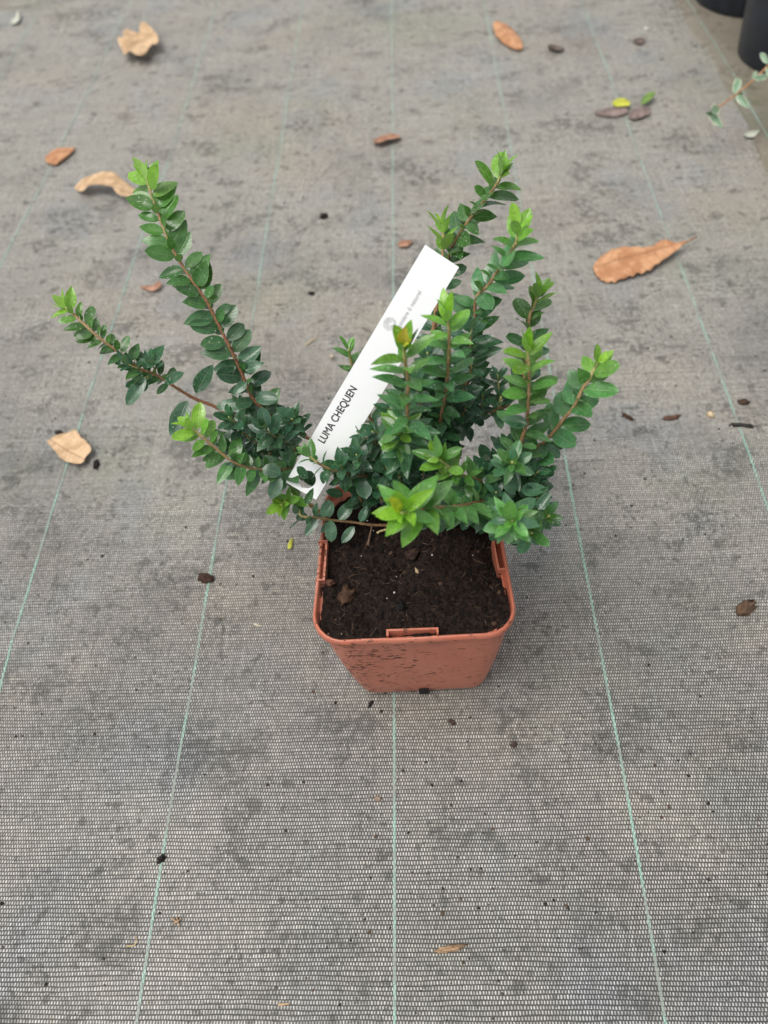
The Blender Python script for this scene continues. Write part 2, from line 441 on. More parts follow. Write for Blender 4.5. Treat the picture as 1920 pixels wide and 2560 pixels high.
RIM_Z = 0.130
rim_q = [at(775, 1609, RIM_Z).to_2d(), at(1301, 1585, RIM_Z).to_2d(), at(1228, 1185, RIM_Z).to_2d(), at(815, 1204, RIM_Z).to_2d()]
bf0, bf1 = at(904, 1741, 0).to_2d(), at(1217, 1724, 0).to_2d()
bdir = (bf1-bf0).normalized(); bn = V((-bdir.y, bdir.x)); bw = (bf1-bf0).length
bot_q = [bf0, bf1, bf1+bn*bw*0.99, bf0+bn*bw*0.99]
pot_c = (sum(bot_q, V((0, 0)))/4)
pot = empty('plant_pot', (pot_c.x, pot_c.y, 0), 'square terracotta-coloured plastic pot full of dark earth, standing on the woven fabric', 'pot')
def loft(rings, close_bottom=None):
    n = len(rings[0]); vs = [p for r in rings for p in r]
    fs = [(i*n+k, i*n+(k+1) % n, (i+1)*n+(k+1) % n, (i+1)*n+k) for i in range(len(rings)-1) for k in range(n)]
    if close_bottom: fs.append(tuple(range(n))[::-1])
    return vs, fs
def lerpq(a, b, t): return [V(x).lerp(V(y), t) for x, y in zip(a, b)]
neck = inset(rim_q, 0.0027)
rs = []
for t in (0.0, 0.03, 0.06, 0.25, 0.5, 0.75, 0.93, 1.0):
    z = 0.002+(RIM_Z-0.009)*t
    qd = lerpq(bot_q, neck, t)
    bulge = -0.0014*math.sin(math.pi*t)
    qd = inset(qd, bulge+(0.0025 if t == 0 else (0.0006 if t == 0.03 else 0)))
    rs.append(ring(qd, 0.013+0.007*t, z))
v1, f1 = loft(rs, True)
inner = []
for t in (1.0, 0.5, 0.0):
    z = 0.05+(RIM_Z-0.055)*t
    tt = (z-0.002)/(RIM_Z-0.009)
    inner.append(ring(inset(lerpq(bot_q, neck, min(tt, 1)), 0.0016), 0.012+0.007*min(tt, 1), z))
v2, f2 = loft(inner)
n1 = len(v1); nr = len(rs[0])
fs = f1+[tuple(i+n1 for i in f) for f in f2]
fs += [((len(rs)-1)*nr+k, (len(rs)-1)*nr+(k+1) % nr, n1+(k+1) % nr, n1+k) for k in range(nr)]
mesh_obj('pot_wall', v1+v2, fs, M_POT, pot)
# rolled rim, slightly wavy
def wav(rg, a=0.0006):
    return [V((p.x, p.y, p.z+a*noise.noise(V((p.x*40, p.y*40, 1.5)))*1.6)) for p in rg]
prof = [(0.0035, -0.0066), (0.0008, -0.0068), (-0.0004, -0.0056), (-0.0006, -0.003), (0.0, -0.0008), (0.0008, 0.0002), (0.0015, 0.0), (0.0020, -0.0007), (0.0023, -0.0025), (0.0034, -0.012)]
rr = [wav(ring(inset(rim_q, d), max(0.006, 0.0215-d), RIM_Z+dz)) for d, dz in prof]
v, f = loft(rr); mesh_obj('rim', v, f, M_POT, pot)

def boxv(c, ax, ay, az):
    vs = [c+ax*sx+ay*sy+az*sz for sz in (-1, 1) for sy in (-1, 1) for sx in (-1, 1)]
    return vs, [(0, 2, 3, 1), (4, 5, 7, 6), (0, 1, 5, 4), (2, 6, 7, 3), (0, 4, 6, 2), (1, 3, 7, 5)]
def pocket(p0, p1, inward, depth, zt, drop, nslots=0):
    """label pocket: thin wall parallel to the rim, end cheeks and cross ribs"""
    vs, fs = [], []
    def add(c, ax, ay, az):
        a, b = boxv(c, ax, ay, az); k = len(vs); vs.extend(a); fs.extend([tuple(i+k for i in q) for q in b])
    d = (p1-p0); L = d.length; d.normalize(); th = 0.0007
    d3 = V((d.x, d.y, 0)); n3 = V((inward.x, inward.y, 0))
    mid = (p0+p1)/2; m3 = V((mid.x, mid.y, zt-drop/2))
    add(m3+n3*depth, d3*L/2, n3*th, V((0, 0, drop/2)))
    for s in (-1, 1):
        add(m3+d3*s*(L/2-th)+n3*(depth/2-th), d3*th, n3*(depth/2), V((0, 0, drop/2-0.0002)))
    for i in range(nslots):
        t = (i+1)/(nslots+1)-0.5
        add(m3+d3*L*t+n3*depth*0.45-V((0, 0, 0.003)), d3*0.0016, n3*(depth*0.5), V((0, 0, drop/2-0.004)))
    return vs, fs
ix = lambda a: a.to_2d()
c2 = sum(rim_q, V((0, 0)))/4
for (pa, pb, dep, ns) in (((791, 1352), (783, 1452), 0.0052, 2), ((1256, 1345), (1272, 1424), 0.0046, 1), ((966, 1595), (1097, 1590), 0.0030, 0)):
    a, b = ix(at(*pa, RIM_Z)), ix(at(*pb, RIM_Z))
    d = (b-a).normalized(); n2 = V((-d.y, d.x))
    if n2.dot(c2-a) < 0: n2 = -n2
    a2, b2 = a+n2*0.0022, b+n2*0.0022
    v, f = pocket(a2, b2, n2, dep, RIM_Z+0.0008, 0.016, ns)
    mesh_obj('label_pocket', v, f, M_POT, pot, smooth=False)
# drain hole at the foot of the front wall (a dark block stands in for the opening) and moulded foot notches
dh = at(1061, 1733, 0.004); fn = V((bn.x, bn.y, 0)); fd = V((bdir.x, bdir.y, 0))
v, f = boxv(bf0.lerp(bf1, 0.50).to_3d()+V((0, 0, 0.0098))-fn*0.0014, fd*0.0039, fn*0.0016, V((0, 0, 0.0042)))
mesh_obj('drain_hole', v, f, simple('drain_hole_dark', (0.012, 0.010, 0.009), 0.9, 0.4, 500, 0.0006), pot, smooth=False)

# ------------------------------------------------------------------ earth in the pot
soil_q = inset(rim_q, 0.0031)
def soil_pt(a, b):
    p = V(soil_q[0]).lerp(V(soil_q[1]), a).lerp(V(soil_q[3]).lerp(V(soil_q[2]), a), b)
    z = RIM_Z-0.0062
    z += 0.0042*noise.fractal(V((p.x*45, p.y*45, 2.0)), 0.9, 2.1, 4)+0.0016*noise.fractal(V((p.x*220, p.y*220, 6.0)), 0.8, 2.1, 3)
    z -= 0.010*max(0, (a-0.80)/0.2)*min(1, max(0, (b-0.25)/0.25))      # gap along the right wall
    z -= 0.020*max(0, min(1, (b-0.66)/0.28))*(0.12+0.88*a)               # falls away at the back
    z += 0.0012*max(0, 1-b/0.35)*(1-0.5*a)
    return V((p.x, p.y, z))
N = 150
vs = []
for j in range(N+1):
    for i in range(N+1):
        a, b = i/N, j/N
        # round the corners of the sheet
        ca, cb = a*2-1, b*2-1
        r4 = (abs(ca)**9+abs(cb)**9)**(1/9)
        k = max(abs(ca), abs(cb))/r4 if r4 > 1e-6 else 1
        q = soil_pt((ca*k+1)/2, (cb*k+1)/2); vs.append(q)
fs = [(j*(N+1)+i, j*(N+1)+i+1, (j+1)*(N+1)+i+1, (j+1)*(N+1)+i) for j in range(N) for i in range(N)]
soil = mesh_obj('potting_soil', vs, fs, M_SOIL); soil['kind'] = 'stuff'

def lump(c, r, squash, seed, sub=1, cols=None, rough=0.45):
    bm = bmesh.new(); bmesh.ops.create_icosphere(bm, subdivisions=sub, radius=1.0)
    rot = Matrix.Rotation(seed*2.4, 3, 'Z')
    vs = []
    for v in bm.verts:
        d = 1+rough*noise.noise(v.co*1.7+V((seed*3.1, seed*1.7, 0)))+rough*0.6*noise.noise(v.co*4.3+V((seed, 0, seed*2.2)))
        p = rot @ V((v.co.x*d*r[0], v.co.y*d*r[1], v.co.z*d*squash))
        vs.append(c+p)
    fs = [tuple(v.index for v in f.verts) for f in bm.faces]
    bm.free(); return vs, fs

vs, fs, cs = [], [], []
def addm(v, f, c):
    k = len(vs); vs.extend(v); fs.extend([tuple(i+k for i in q) for q in f]); cs.extend([c]*len(v))
for i in range(3200):
    a, b = random.uniform(0.03, 0.97), random.uniform(0.03, 0.9)
    p = soil_pt(a, b); r = 0.0004+0.0017*random.random()**4
    g = random.random()
    c = (0.010, 0.007, 0.006) if g < 0.70 else ((0.026, 0.016, 0.012) if g < 0.985 else (0.075, 0.045, 0.03))
    v, f = lump(p+V((0, 0, r*0.3)), (r, r*random.uniform(0.6, 1)), r*0.7, i*0.37, 1, rough=0.6); addm(v, f, c)
for i in range(700):
    a, b = random.uniform(0.03, 0.97), random.uniform(0.03, 0.85)
    p = soil_pt(a, b)+V((0, 0, 0.0008)); L = random.uniform(0.002, 0.0075); an = random.uniform(0, 6.28)
    d = V((math.cos(an), math.sin(an), random.uniform(-0.2, 0.45))); s = V((-math.sin(an), math.cos(an), 0))
    bend = s*random.uniform(-0.3, 0.3)*L
    pts = [p-d*L/2, p+bend, p+d*L/2]; wd = random.uniform(0.00006, 0.00018)
    g = random.choice(((0.07, 0.045, 0.032), (0.045, 0.028, 0.021), (0.03, 0.02, 0.015), (0.03, 0.02, 0.015), (0.17, 0.11, 0.075)))
    v, f, _ = tube(pts, [wd, wd*1.2, wd*0.7], 3); addm(v, f, g)
for i in range(14):
    a, b = random.uniform(0.03, 0.97), random.uniform(0.03, 0.85)
    p = soil_pt(a, b)+V((0, 0, 0.0006)); r = random.uniform(0.0003, 0.0008)
    v, f = lump(p, (r, r), r, i, 1); addm(v, f, (0.62, 0.58, 0.54))
o = mesh_obj('soil_crumbs', vs, fs, M_CRUMB, cols=cs, smooth=False); o['kind'] = 'stuff'

def clod(name, label, cat, px, py, r, sq, seed, col, h=None, group=None, sub=3, rough=0.85):
    p = at(px, py, h) if h is not None else atg(px, py)
    p = p+V((0, 0, sq*0.45))
    v, f = lump(p, r, sq, seed, sub, rough=rough)
    cc = [tuple(x*(0.75+0.5*noise.noise(q*500)) if True else x for x in col) for q in v]
    o = mesh_obj(name, v, f, M_CRUMB, cols=cc); tag(o, label, cat, group)
    return recenter(o)
SZ = RIM_Z-0.0058
clod('bark_chunk', 'crumbly brown bark chunk lying on the earth at the left of the pot', 'bark', 868, 1492, (0.0062, 0.0050), 0.0045, 3.3, (0.10, 0.055, 0.035), SZ)
clod('bark_chunk', 'small reddish bark chunk on the earth just below the left label pocket of the pot', 'bark', 821, 1459, (0.0038, 0.0024), 0.0022, 5.1, (0.13, 0.06, 0.04), SZ)
clod('bark_chunk', 'dark brown bark lump on the earth, near the middle of the pot', 'bark', 1030, 1390, (0.0050, 0.0036), 0.0035, 8.1, (0.055, 0.032, 0.025), SZ)
clod('wood_flake', 'pale wood flake on the dark earth in the middle of the pot', 'wood flake', 1042, 1427, (0.0022, 0.0011), 0.0008, 2.1, (0.50, 0.36, 0.22), SZ+0.001)
clod('soil_clod', 'grey black clod of earth in the front half of the pot', 'earth clod', 997, 1519, (0.0033, 0.0035), 0.003, 6.6, (0.018, 0.016, 0.016), SZ)

# ------------------------------------------------------------------ the shrub
SB = at(1035, 1310, 0.112)
shrub = empty('shrub', SB, 'small evergreen shrub with glossy oval leaves and lime shoot tips growing in the terracotta pot', 'plant')

def leaf_mesh(k, asp, fold, curl, tipk):
    """unit leaf along +X; a folded, slightly curled blade with a midrib"""
    nx = 7; vs, fs, uvs = [], [], []
    for i in range(nx+1):
        t = i/nx
        wv = (max(t, 0.0)**0.62)*(max(1-t, 0.0)**tipk)
        pk = 0.62/(0.62+tipk); wm = (pk**0.62)*((1-pk)**tipk)
        hw = max(asp*0.5*wv/wm, 0.006 if i in (0,) else 0.001)
        zc = curl*(t*t)*-1+0.02*math.sin(t*5+k)
        for s, q in ((-1, -1.0), (-0.5, -0.5), (0, 0), (0.5, 0.5), (1, 1.0)):
            zz = zc+fold*(abs(s)**0.8)*hw+0.05*hw*math.sin(6*t+s*3+k)
            vs.append((t, s*hw, zz)); uvs.append((t, q))
    for i in range(nx):
        for j in range(4):
            fs.append((i*5+j, (i+1)*5+j, (i+1)*5+j+1, i*5+j+1))
    return vs, fs, uvs
LEAVES = []
for k in range(8):
    asp = (0.46, 0.52, 0.44, 0.56, 0.50, 0.40, 0.48, 0.54)[k]
    LEAVES.append(leaf_mesh(k, asp, (0.28, 0.15, 0.4, 0.1, 0.25, 0.5, 0.2, 0.12)[k], (0.12, 0.2, 0.05, 0.15, 0.25, 0.08, 0.0, 0.18)[k], (0.58, 0.95, 0.9, 0.55, 1.0, 0.95, 0.66, 0.6)[k]))
LEAF_ME = []
for k, (v, f, u) in enumerate(LEAVES):
    me = bpy.data.meshes.new('leaf'); me.from_pydata(v, [], f); me.update()
    me.polygons.foreach_set('use_smooth', [True]*len(me.polygons))
    ul = me.uv_layers.new(name='UVMap')
    for li, l in enumerate(me.loops): ul.data[li].uv = u[l.vertex_index]
    me.materials.append(M_LEAF); LEAF_ME.append(me)

DARK = V((0.027, 0.084, 0.041)); MID = V((0.046, 0.148, 0.044)); FRESH = V((0.095, 0.27, 0.048)); LIME = V((0.24, 0.50, 0.040)); OLIVE = V((0.56, 0.62, 0.05))
todo = []            # (branch, variant, matrix(world), colour, score)
def put_leaf(br, base, d, n, L, W, col, var=None, big=1.0):
    d = d.normalized(); y = n.cross(d)
    if y.length < 1e-5: y = V((1, 0, 0)).cross(d)
    y.normalize(); z = d.cross(y)
    var = random.randrange(8) if var is None else var
    asp = (0.46, 0.52, 0.44, 0.56, 0.50, 0.40, 0.48, 0.54)[var]
    sy = W/asp
    m = Matrix(((d.x*L, y.x*sy, z.x*L, base.x), (d.y*L, y.y*sy, z.y*L, base.y), (d.z*L, y.z*sy, z.z*L, base.z), (0, 0, 0, 1)))
    c = base+d*L*0.5; vw = CAM-c; dist = vw.length
    score = L*W*(0.25+abs(z.dot(vw.normalized())))/dist**2*big
    todo.append((br, var, m, col, score))

def colour_at(t, c0, c1, c2, t1):
    if t < t1: c = c0.lerp(c1, (t/t1)**0.8)
    else: c = c1.lerp(c2, min(1, (t-t1)/max(1e-4, 0.40)))
    j = random.uniform(0.8, 1.22)
    return V((c.x*j*random.uniform(0.9, 1.1), c.y*j, c.z*j*random.uniform(0.85, 1.2)))

def shoot(pts, Lm=0.0155, L0=0.009, Lb=0.011, sp=0.0072, ph=0.0, bare=1.0, r0=0.0009, r1=0.0016, cols=(LIME, FRESH, DARK), t1=0.16, up=0.5, asp=0.52, tipn=2, ang=66, label=None, g=1.06, camf=0.0, flat=0.0, point=0.5):
    Lm *= g; L0 *= g*1.12; Lb *= (g+1)/2; sp *= 0.69
    """leafy shoot: opposite pairs of leaves, each pair turned a quarter against the last; pts from tip to base"""
    P = catmull([at(*p) for p in pts], 8)
    cum = [0]
    for a, b in zip(P[:-1], P[1:]): cum.append(cum[-1]+(b-a).length)
    tot = cum[-1]
    bc = []
    for c in cum:
        t = c/tot
        if c < 0.012: q = V((0.36, 0.42, 0.14)).lerp(V((0.40, 0.27, 0.13)), c/0.012)
        else: q = V((0.40, 0.27, 0.13)).lerp(V((0.26, 0.115, 0.06)), min(1, (c-0.012)/0.09))
        bc.append(q)
    rad = [(r0+(r1-r0)*(c/tot))*(1+0.10*math.sin(c*900)+0.14*noise.noise(V((c*600, ph, 0)))) for c in cum]
    v, f, c = tube(P, rad, 7, bc)
    br = mesh_obj('branch', v, f, M_BARK, shrub, cols=c)
    if label: br['label'] = label
    def sample(s):
        s = min(max(s, 0), tot-1e-6)
        for i in range(len(cum)-1):
            if cum[i] <= s <= cum[i+1]:
                t = (s-cum[i])/max(1e-9, cum[i+1]-cum[i])
                return P[i].lerp(P[i+1], t), (P[max(i-1, 0)]-P[min(i+2, len(P)-1)]).normalized()
        return P[-1], (P[-2]-P[-1]).normalized()
    s = 0.0006; k = 0
    while s < tot*bare:
        p, T = sample(s)
        t = s/tot
        side = T.cross(V((0, 0, 1)))
        if side.length < 0.15: side = T.cross(V((0, 1, 0)))
        side.normalize(); topn = side.cross(T).normalized()
        phi = ph+k*(math.pi/2+0.13)+random.uniform(-0.35, 0.35)
        if flat and k > 2: phi = ph*0.3+(1.3+random.uniform(-.45, .45) if k % 2 else random.uniform(-.25, .25))
        rise = min(1, k/3.2)
        a = math.radians(20+(ang-20)*rise+random.uniform(-13, 13))
        grow = min(1, (k+0.6)/3.0)
        Lk = (L0+(Lm-L0)*grow) if s < tot*0.5 else Lm+(Lb-Lm)*(s/tot-0.5)*2
        for sg in (0, math.pi):
            if k > 3 and random.random() < 0.04: continue
            rd = side*math.cos(phi+sg)+topn*math.sin(phi+sg)
            d = T*math.cos(a)+rd*math.sin(a)
            n = T*math.sin(a)-rd*math.cos(a)
            if flat and k > 1:
                d = d+topn*random.uniform(0.0, 0.22)
                n = (topn*0.9+T*0.3+side*random.uniform(-.2, .2)) if abs(math.sin(phi)) < 0.6 or math.sin(phi+sg) < 0 else (T*0.55+topn*0.55)
            vw = (CAM-p).normalized()
            n = (n*(1-up)+V((0, 0, 1))*up*(0.9 if abs(d.z) < 0.9 else 0)+vw*camf)
            n = n+V((random.uniform(-.3, .3), random.uniform(-.3, .3), random.uniform(-.3, .3)))
            n = n-d*n.dot(d)
            if n.length < 1e-3: n = topn
            L = Lk*random.uniform(0.74, 1.2)*(0.62 if (k > 4 and abs(math.sin(phi)) > 0.8 and math.sin(phi+sg) > 0) else 1.0)
            col = colour_at(s/max(tot, 0.05), *cols, t1)
            if flat and k > 3 and math.sin(phi+sg) > 0.7: col = col.lerp(FRESH, 0.35)
            put_leaf(br, p+rd*0.0008, d, n.normalized(), L, L*asp*random.uniform(0.9, 1.1), col, random.choice((1, 2, 4, 5) if random.random() < point else (0, 3, 6, 7)))
        s += sp*(0.55 if k < tipn else 1.0)*random.uniform(0.85, 1.15); k += 1
    return br

def leafpx(br, b, t, wr=0.5, col=MID, tilt=0.0, var=None, up=0.35):
    """one leaf from its base b to its tip t, each (px, py, height)"""
    B, T = at(*b), at(*t); d = T-B
    n = (CAM-B).normalized()*(1-up)+V((0, 0, 1))*up
    if tilt: n = Matrix.Rotation(tilt, 3, d.normalized()) @ n
    j = random.uniform(0.9, 1.1)
    put_leaf(br, B, d, n, d.length, d.length*wr, col*j, var if var is not None else (random.choice((1, 2, 4, 5)) if br is Ff else None), 1.6)

# -- the long shoots (pixel of the photograph, height above the ground)
A = shoot([(364, 440, .318), (390, 520, .305), (430, 620, .288), (480, 700, .272), (520, 760, .258), (560, 840, .240), (590, 900, .226), (620, 970, .208), (645, 1010, .198), (740, 1080, .170), (870, 1140, .150), (985, 1210, .128), (1028, 1290, .112)],
   Lm=.0160, L0=.0090, Lb=.0125, sp=.0060, ph=.1, bare=.62, asp=.56, t1=.07, cols=(LIME, FRESH*.8, DARK*1.15), up=.35, camf=.3, flat=1, label='longest branch, reaching up and away to the left')
B = shoot([(160, 764, .262), (206, 806, .254), (245, 842, .246), (307, 888, .232), (353, 924, .222), (389, 936, .216), (437, 967, .206), (486, 996, .196), (530, 1013, .189), (578, 1037, .181), (622, 1059, .174), (697, 1098, .160), (740, 1115, .154), (860, 1165, .140), (985, 1235, .122), (1028, 1295, .112)],
   Lm=.0125, L0=.008, Lb=.011, sp=.0052, ph=.5, bare=.30, asp=.48, t1=.06, cols=(LIME, FRESH*.6, DARK*1.3), up=.3, camf=.25, flat=1, label='low branch spreading far out to the left')
C = shoot([(474, 1065, .232), (513, 1098, .223), (549, 1129, .213), (583, 1155, .204), (617, 1168, .198), (658, 1175, .190), (701, 1175, .182), (742, 1172, .170), (850, 1180, .150), (980, 1225, .126), (1030, 1300, .113)],
   Lm=.0152, Lb=.012, sp=.0054, ph=.2, bare=.46, asp=.46, t1=.10, cols=(LIME, FRESH*.85, DARK*1.7), up=.25, r1=.0011, camf=.25, flat=1)
Dd = shoot([(766, 1133, .208), (792, 1155, .202), (819, 1170, .197), (850, 1180, .190), (891, 1189, .180), (951, 1192, .166), (1000, 1215, .145), (1030, 1270, .113)],
   Lm=.0115, L0=.008, sp=.0058, ph=.3, bare=.62, asp=.5, t1=.1, cols=(FRESH*1.1, MID*1.3, DARK*1.4), up=.35, r1=.0012, g=1.0)
Ee = shoot([(746, 1271, .160), (754, 1290, .156), (795, 1295, .150), (828, 1300, .146), (879, 1305, .140), (927, 1312, .133), (992, 1314, .122), (1035, 1318, .113)],
   Lm=.0115, L0=.008, Lb=.012, sp=.0075, ph=.4, bare=.30, asp=.5, t1=.1, cols=(DARK*1.6, DARK*1.5, DARK*1.3), up=.45, r1=.0011, g=1.1)
E2 = shoot([(703, 1262, .172), (712, 1255, .168), (735, 1245, .160), (760, 1252, .152), (800, 1280, .146)], Lm=.0125, L0=.009, sp=.006, ph=.9, bare=.42, asp=.42, t1=.5, cols=(LIME*.62, FRESH*.9, MID), up=.3, camf=.2)
Ff = shoot([(1003, 1283, .262), (1031, 1275, .254), (1079, 1270, .240), (1120, 1267, .228), (1151, 1265, .218), (1207, 1253, .196), (1240, 1245, .170), (1200, 1275, .140), (1100, 1308, .113)],
   Lm=.0205, L0=.0145, Lb=.016, sp=.0070, ph=.1, bare=.60, asp=.44, t1=.16, g=.95, flat=1, ang=56, point=.95, cols=(LIME, FRESH*1.0, DARK*1.6), up=.35, label='nearest shoot tip, large lime green leaves leaning over the earth')
G = shoot([(1256, 425, .306), (1241, 461, .298), (1212, 500, .286), (1183, 536, .275), (1154, 577, .264), (1137, 606, .256), (1125, 628, .250), (1110, 700, .235), (1092, 800, .217), (1078, 900, .200), (1062, 1020, .180), (1045, 1150, .147), (1035, 1280, .113)],
   Lm=.0158, Lb=.011, sp=.0070, ph=.15, bare=.72, asp=.52, t1=.06, cols=(LIME*.8, FRESH*.75, DARK*1.4), up=.35, camf=.3, flat=1, g=1.12, label='tallest branch at the back right')
Hh = shoot([(1106, 560, .272), (1108, 601, .264), (1106, 637, .256), (1100, 690, .246), (1092, 760, .230), (1080, 850, .212)],
   Lm=.0150, L0=.010, sp=.0082, ph=.9, bare=.8, asp=.40, t1=.25, cols=(LIME, LIME*.7, MID), up=.2, ang=48)
I = shoot([(1297, 572, .318), (1287, 613, .309), (1260, 654, .298), (1241, 683, .290), (1217, 717, .281), (1190, 748, .272), (1186, 830, .252), (1174, 902, .234), (1166, 970, .216), (1150, 1037, .197), (1120, 1110, .170), (1060, 1230, .130), (1040, 1295, .113)],
   Lm=.0165, Lb=.0115, sp=.0062, ph=.2, bare=.70, asp=.46, t1=.07, cols=(LIME*.9, MID*1.6, DARK*1.4), up=.3, camf=.3, flat=1, g=1.1, ang=62)
J = shoot([(1347, 733, .268), (1337, 760, .262), (1325, 786, .257), (1321, 825, .248), (1318, 880, .234), (1305, 960, .214), (1270, 1010, .200), (1241, 1025, .196)],
   Lm=.0140, L0=.012, sp=.0078, ph=.1, bare=.8, asp=.56, t1=.15, cols=(LIME*.75, FRESH*.75, DARK*1.4), up=.3, ang=54, camf=.4)
K = shoot([(1318, 866, .292), (1321, 909, .282), (1323, 957, .271), (1321, 998, .260), (1317, 1056, .243), (1305, 1096, .232), (1288, 1165, .208), (1250, 1240, .165), (1130, 1300, .115)],
   Lm=.0160, Lb=.012, sp=.0068, ph=.1, bare=.66, asp=.48, t1=.14, cols=(LIME*.85, FRESH*.85, DARK*1.3), up=.3, camf=.35, ang=64)
L_ = shoot([(1494, 904, .272), (1472, 950, .264), (1455, 974, .258), (1436, 1015, .249), (1410, 1046, .240), (1388, 1075, .231), (1361, 1104, .222), (1337, 1125, .214), (1317, 1154, .205), (1296, 1190, .192), (1245, 1245, .160), (1110, 1308, .113)],
   Lm=.0160, Lb=.0125, sp=.0080, ph=.35, bare=.72, g=1.12, asp=.54, t1=.1, cols=(LIME*.85, MID*1.6, DARK*1.4), up=.4, camf=.2, flat=1, label='branch stretching out to the right')
Mm = shoot([(1008, 860, .308), (1010, 885, .302), (1017, 931, .290), (1020, 953, .284), (1019, 988, .275), (1018, 1050, .256), (1016, 1108, .230), (1011, 1145, .205), (1005, 1180, .180), (1015, 1270, .113)],
   Lm=.0160, L0=.0075, Lb=.011, sp=.0062, ph=.5, bare=.55, asp=.40, t1=.13, cols=(LIME*.8, MID*1.6, DARK*1.5), up=.2, point=.95, camf=.3, ang=62)
Nn = shoot([(1118, 790, .300), (1123, 837, .288), (1122, 885, .275), (1118, 950, .256), (1105, 1030, .228), (1085, 1110, .195), (1060, 1190, .155), (1040, 1280, .113)],
   Lm=.0160, L0=.011, Lb=.011, sp=.0066, ph=.25, bare=.66, asp=.42, t1=.14, cols=(LIME*.95, MID*1.6, DARK*1.3), up=.25, point=.95, camf=.35, ang=62)
Oo = shoot([(997, 1077, .248), (1000, 1092, .238), (1006, 1115, .222), (1010, 1145, .200)], Lm=.0150, L0=.004, Lb=.014, sp=.0060, ph=.55, bare=1, asp=.46, t1=.3, cols=(LIME*.8, FRESH*.8, DARK*1.6), up=.4, camf=.4, ang=78)
Pp = shoot([(1098, 1147, .236), (1118, 1165, .230), (1139, 1181, .223), (1163, 1190, .216), (1207, 1203, .202), (1250, 1215, .186), (1240, 1260, .150), (1130, 1305, .113)],
   Lm=.0140, L0=.010, Lb=.0145, sp=.0056, ph=.7, bare=.72, asp=.46, t1=.12, cols=(LIME*.8, FRESH*.8, DARK*1.7), up=.35, camf=.2)
Qq = shoot([(1281, 1301, .236), (1279, 1300, .226), (1275, 1297, .212), (1262, 1290, .188), (1225, 1290, .155), (1130, 1308, .114)], Lm=.0145, L0=.005, Lb=.013, sp=.0052, ph=.6, g=1.0, bare=.75, asp=.45, t1=.22, cols=(FRESH*1.3, MID*1.6, DARK*1.9), up=.2, camf=.45, ang=80)
Rr = shoot([(1280, 1155, .236), (1280, 1163, .226), (1278, 1180, .208), (1270, 1205, .188), (1240, 1260, .150)], Lm=.0125, L0=.006, Lb=.013, sp=.0052, ph=.1, bare=.9, asp=.46, t1=.25, cols=(FRESH*.7, DARK*2.1, DARK*1.6), up=.3, camf=.4, ang=76)
Tt = shoot([(1330, 1333, .198), (1322, 1325, .190), (1300, 1312, .176), (1260, 1300, .158)], Lm=.0128, L0=.006, sp=.006, ph=.4, bare=.7, asp=.48, t1=.4, cols=(FRESH*.8, DARK*2, DARK*1.7), up=.3, camf=.3, ang=78)
Uu = shoot([(1372, 1290, .206), (1362, 1292, .198), (1340, 1280, .186), (1310, 1260, .172), (1270, 1262, .155)], Lm=.0118, L0=.008, sp=.006, ph=.2, bare=.9, asp=.5, t1=.3, cols=(FRESH*.6, DARK*1.7, DARK*1.5), up=.3, camf=.25)
Vv = shoot([(872, 872, .215), (876, 895, .208), (884, 930, .198), (905, 1000, .178), (960, 1120, .145), (1010, 1250, .113)], Lm=.0125, L0=.009, sp=.008, ph=.3, bare=.6, asp=.5, t1=.15, cols=(FRESH*1.2, FRESH*.6, DARK*1.3), up=.4)
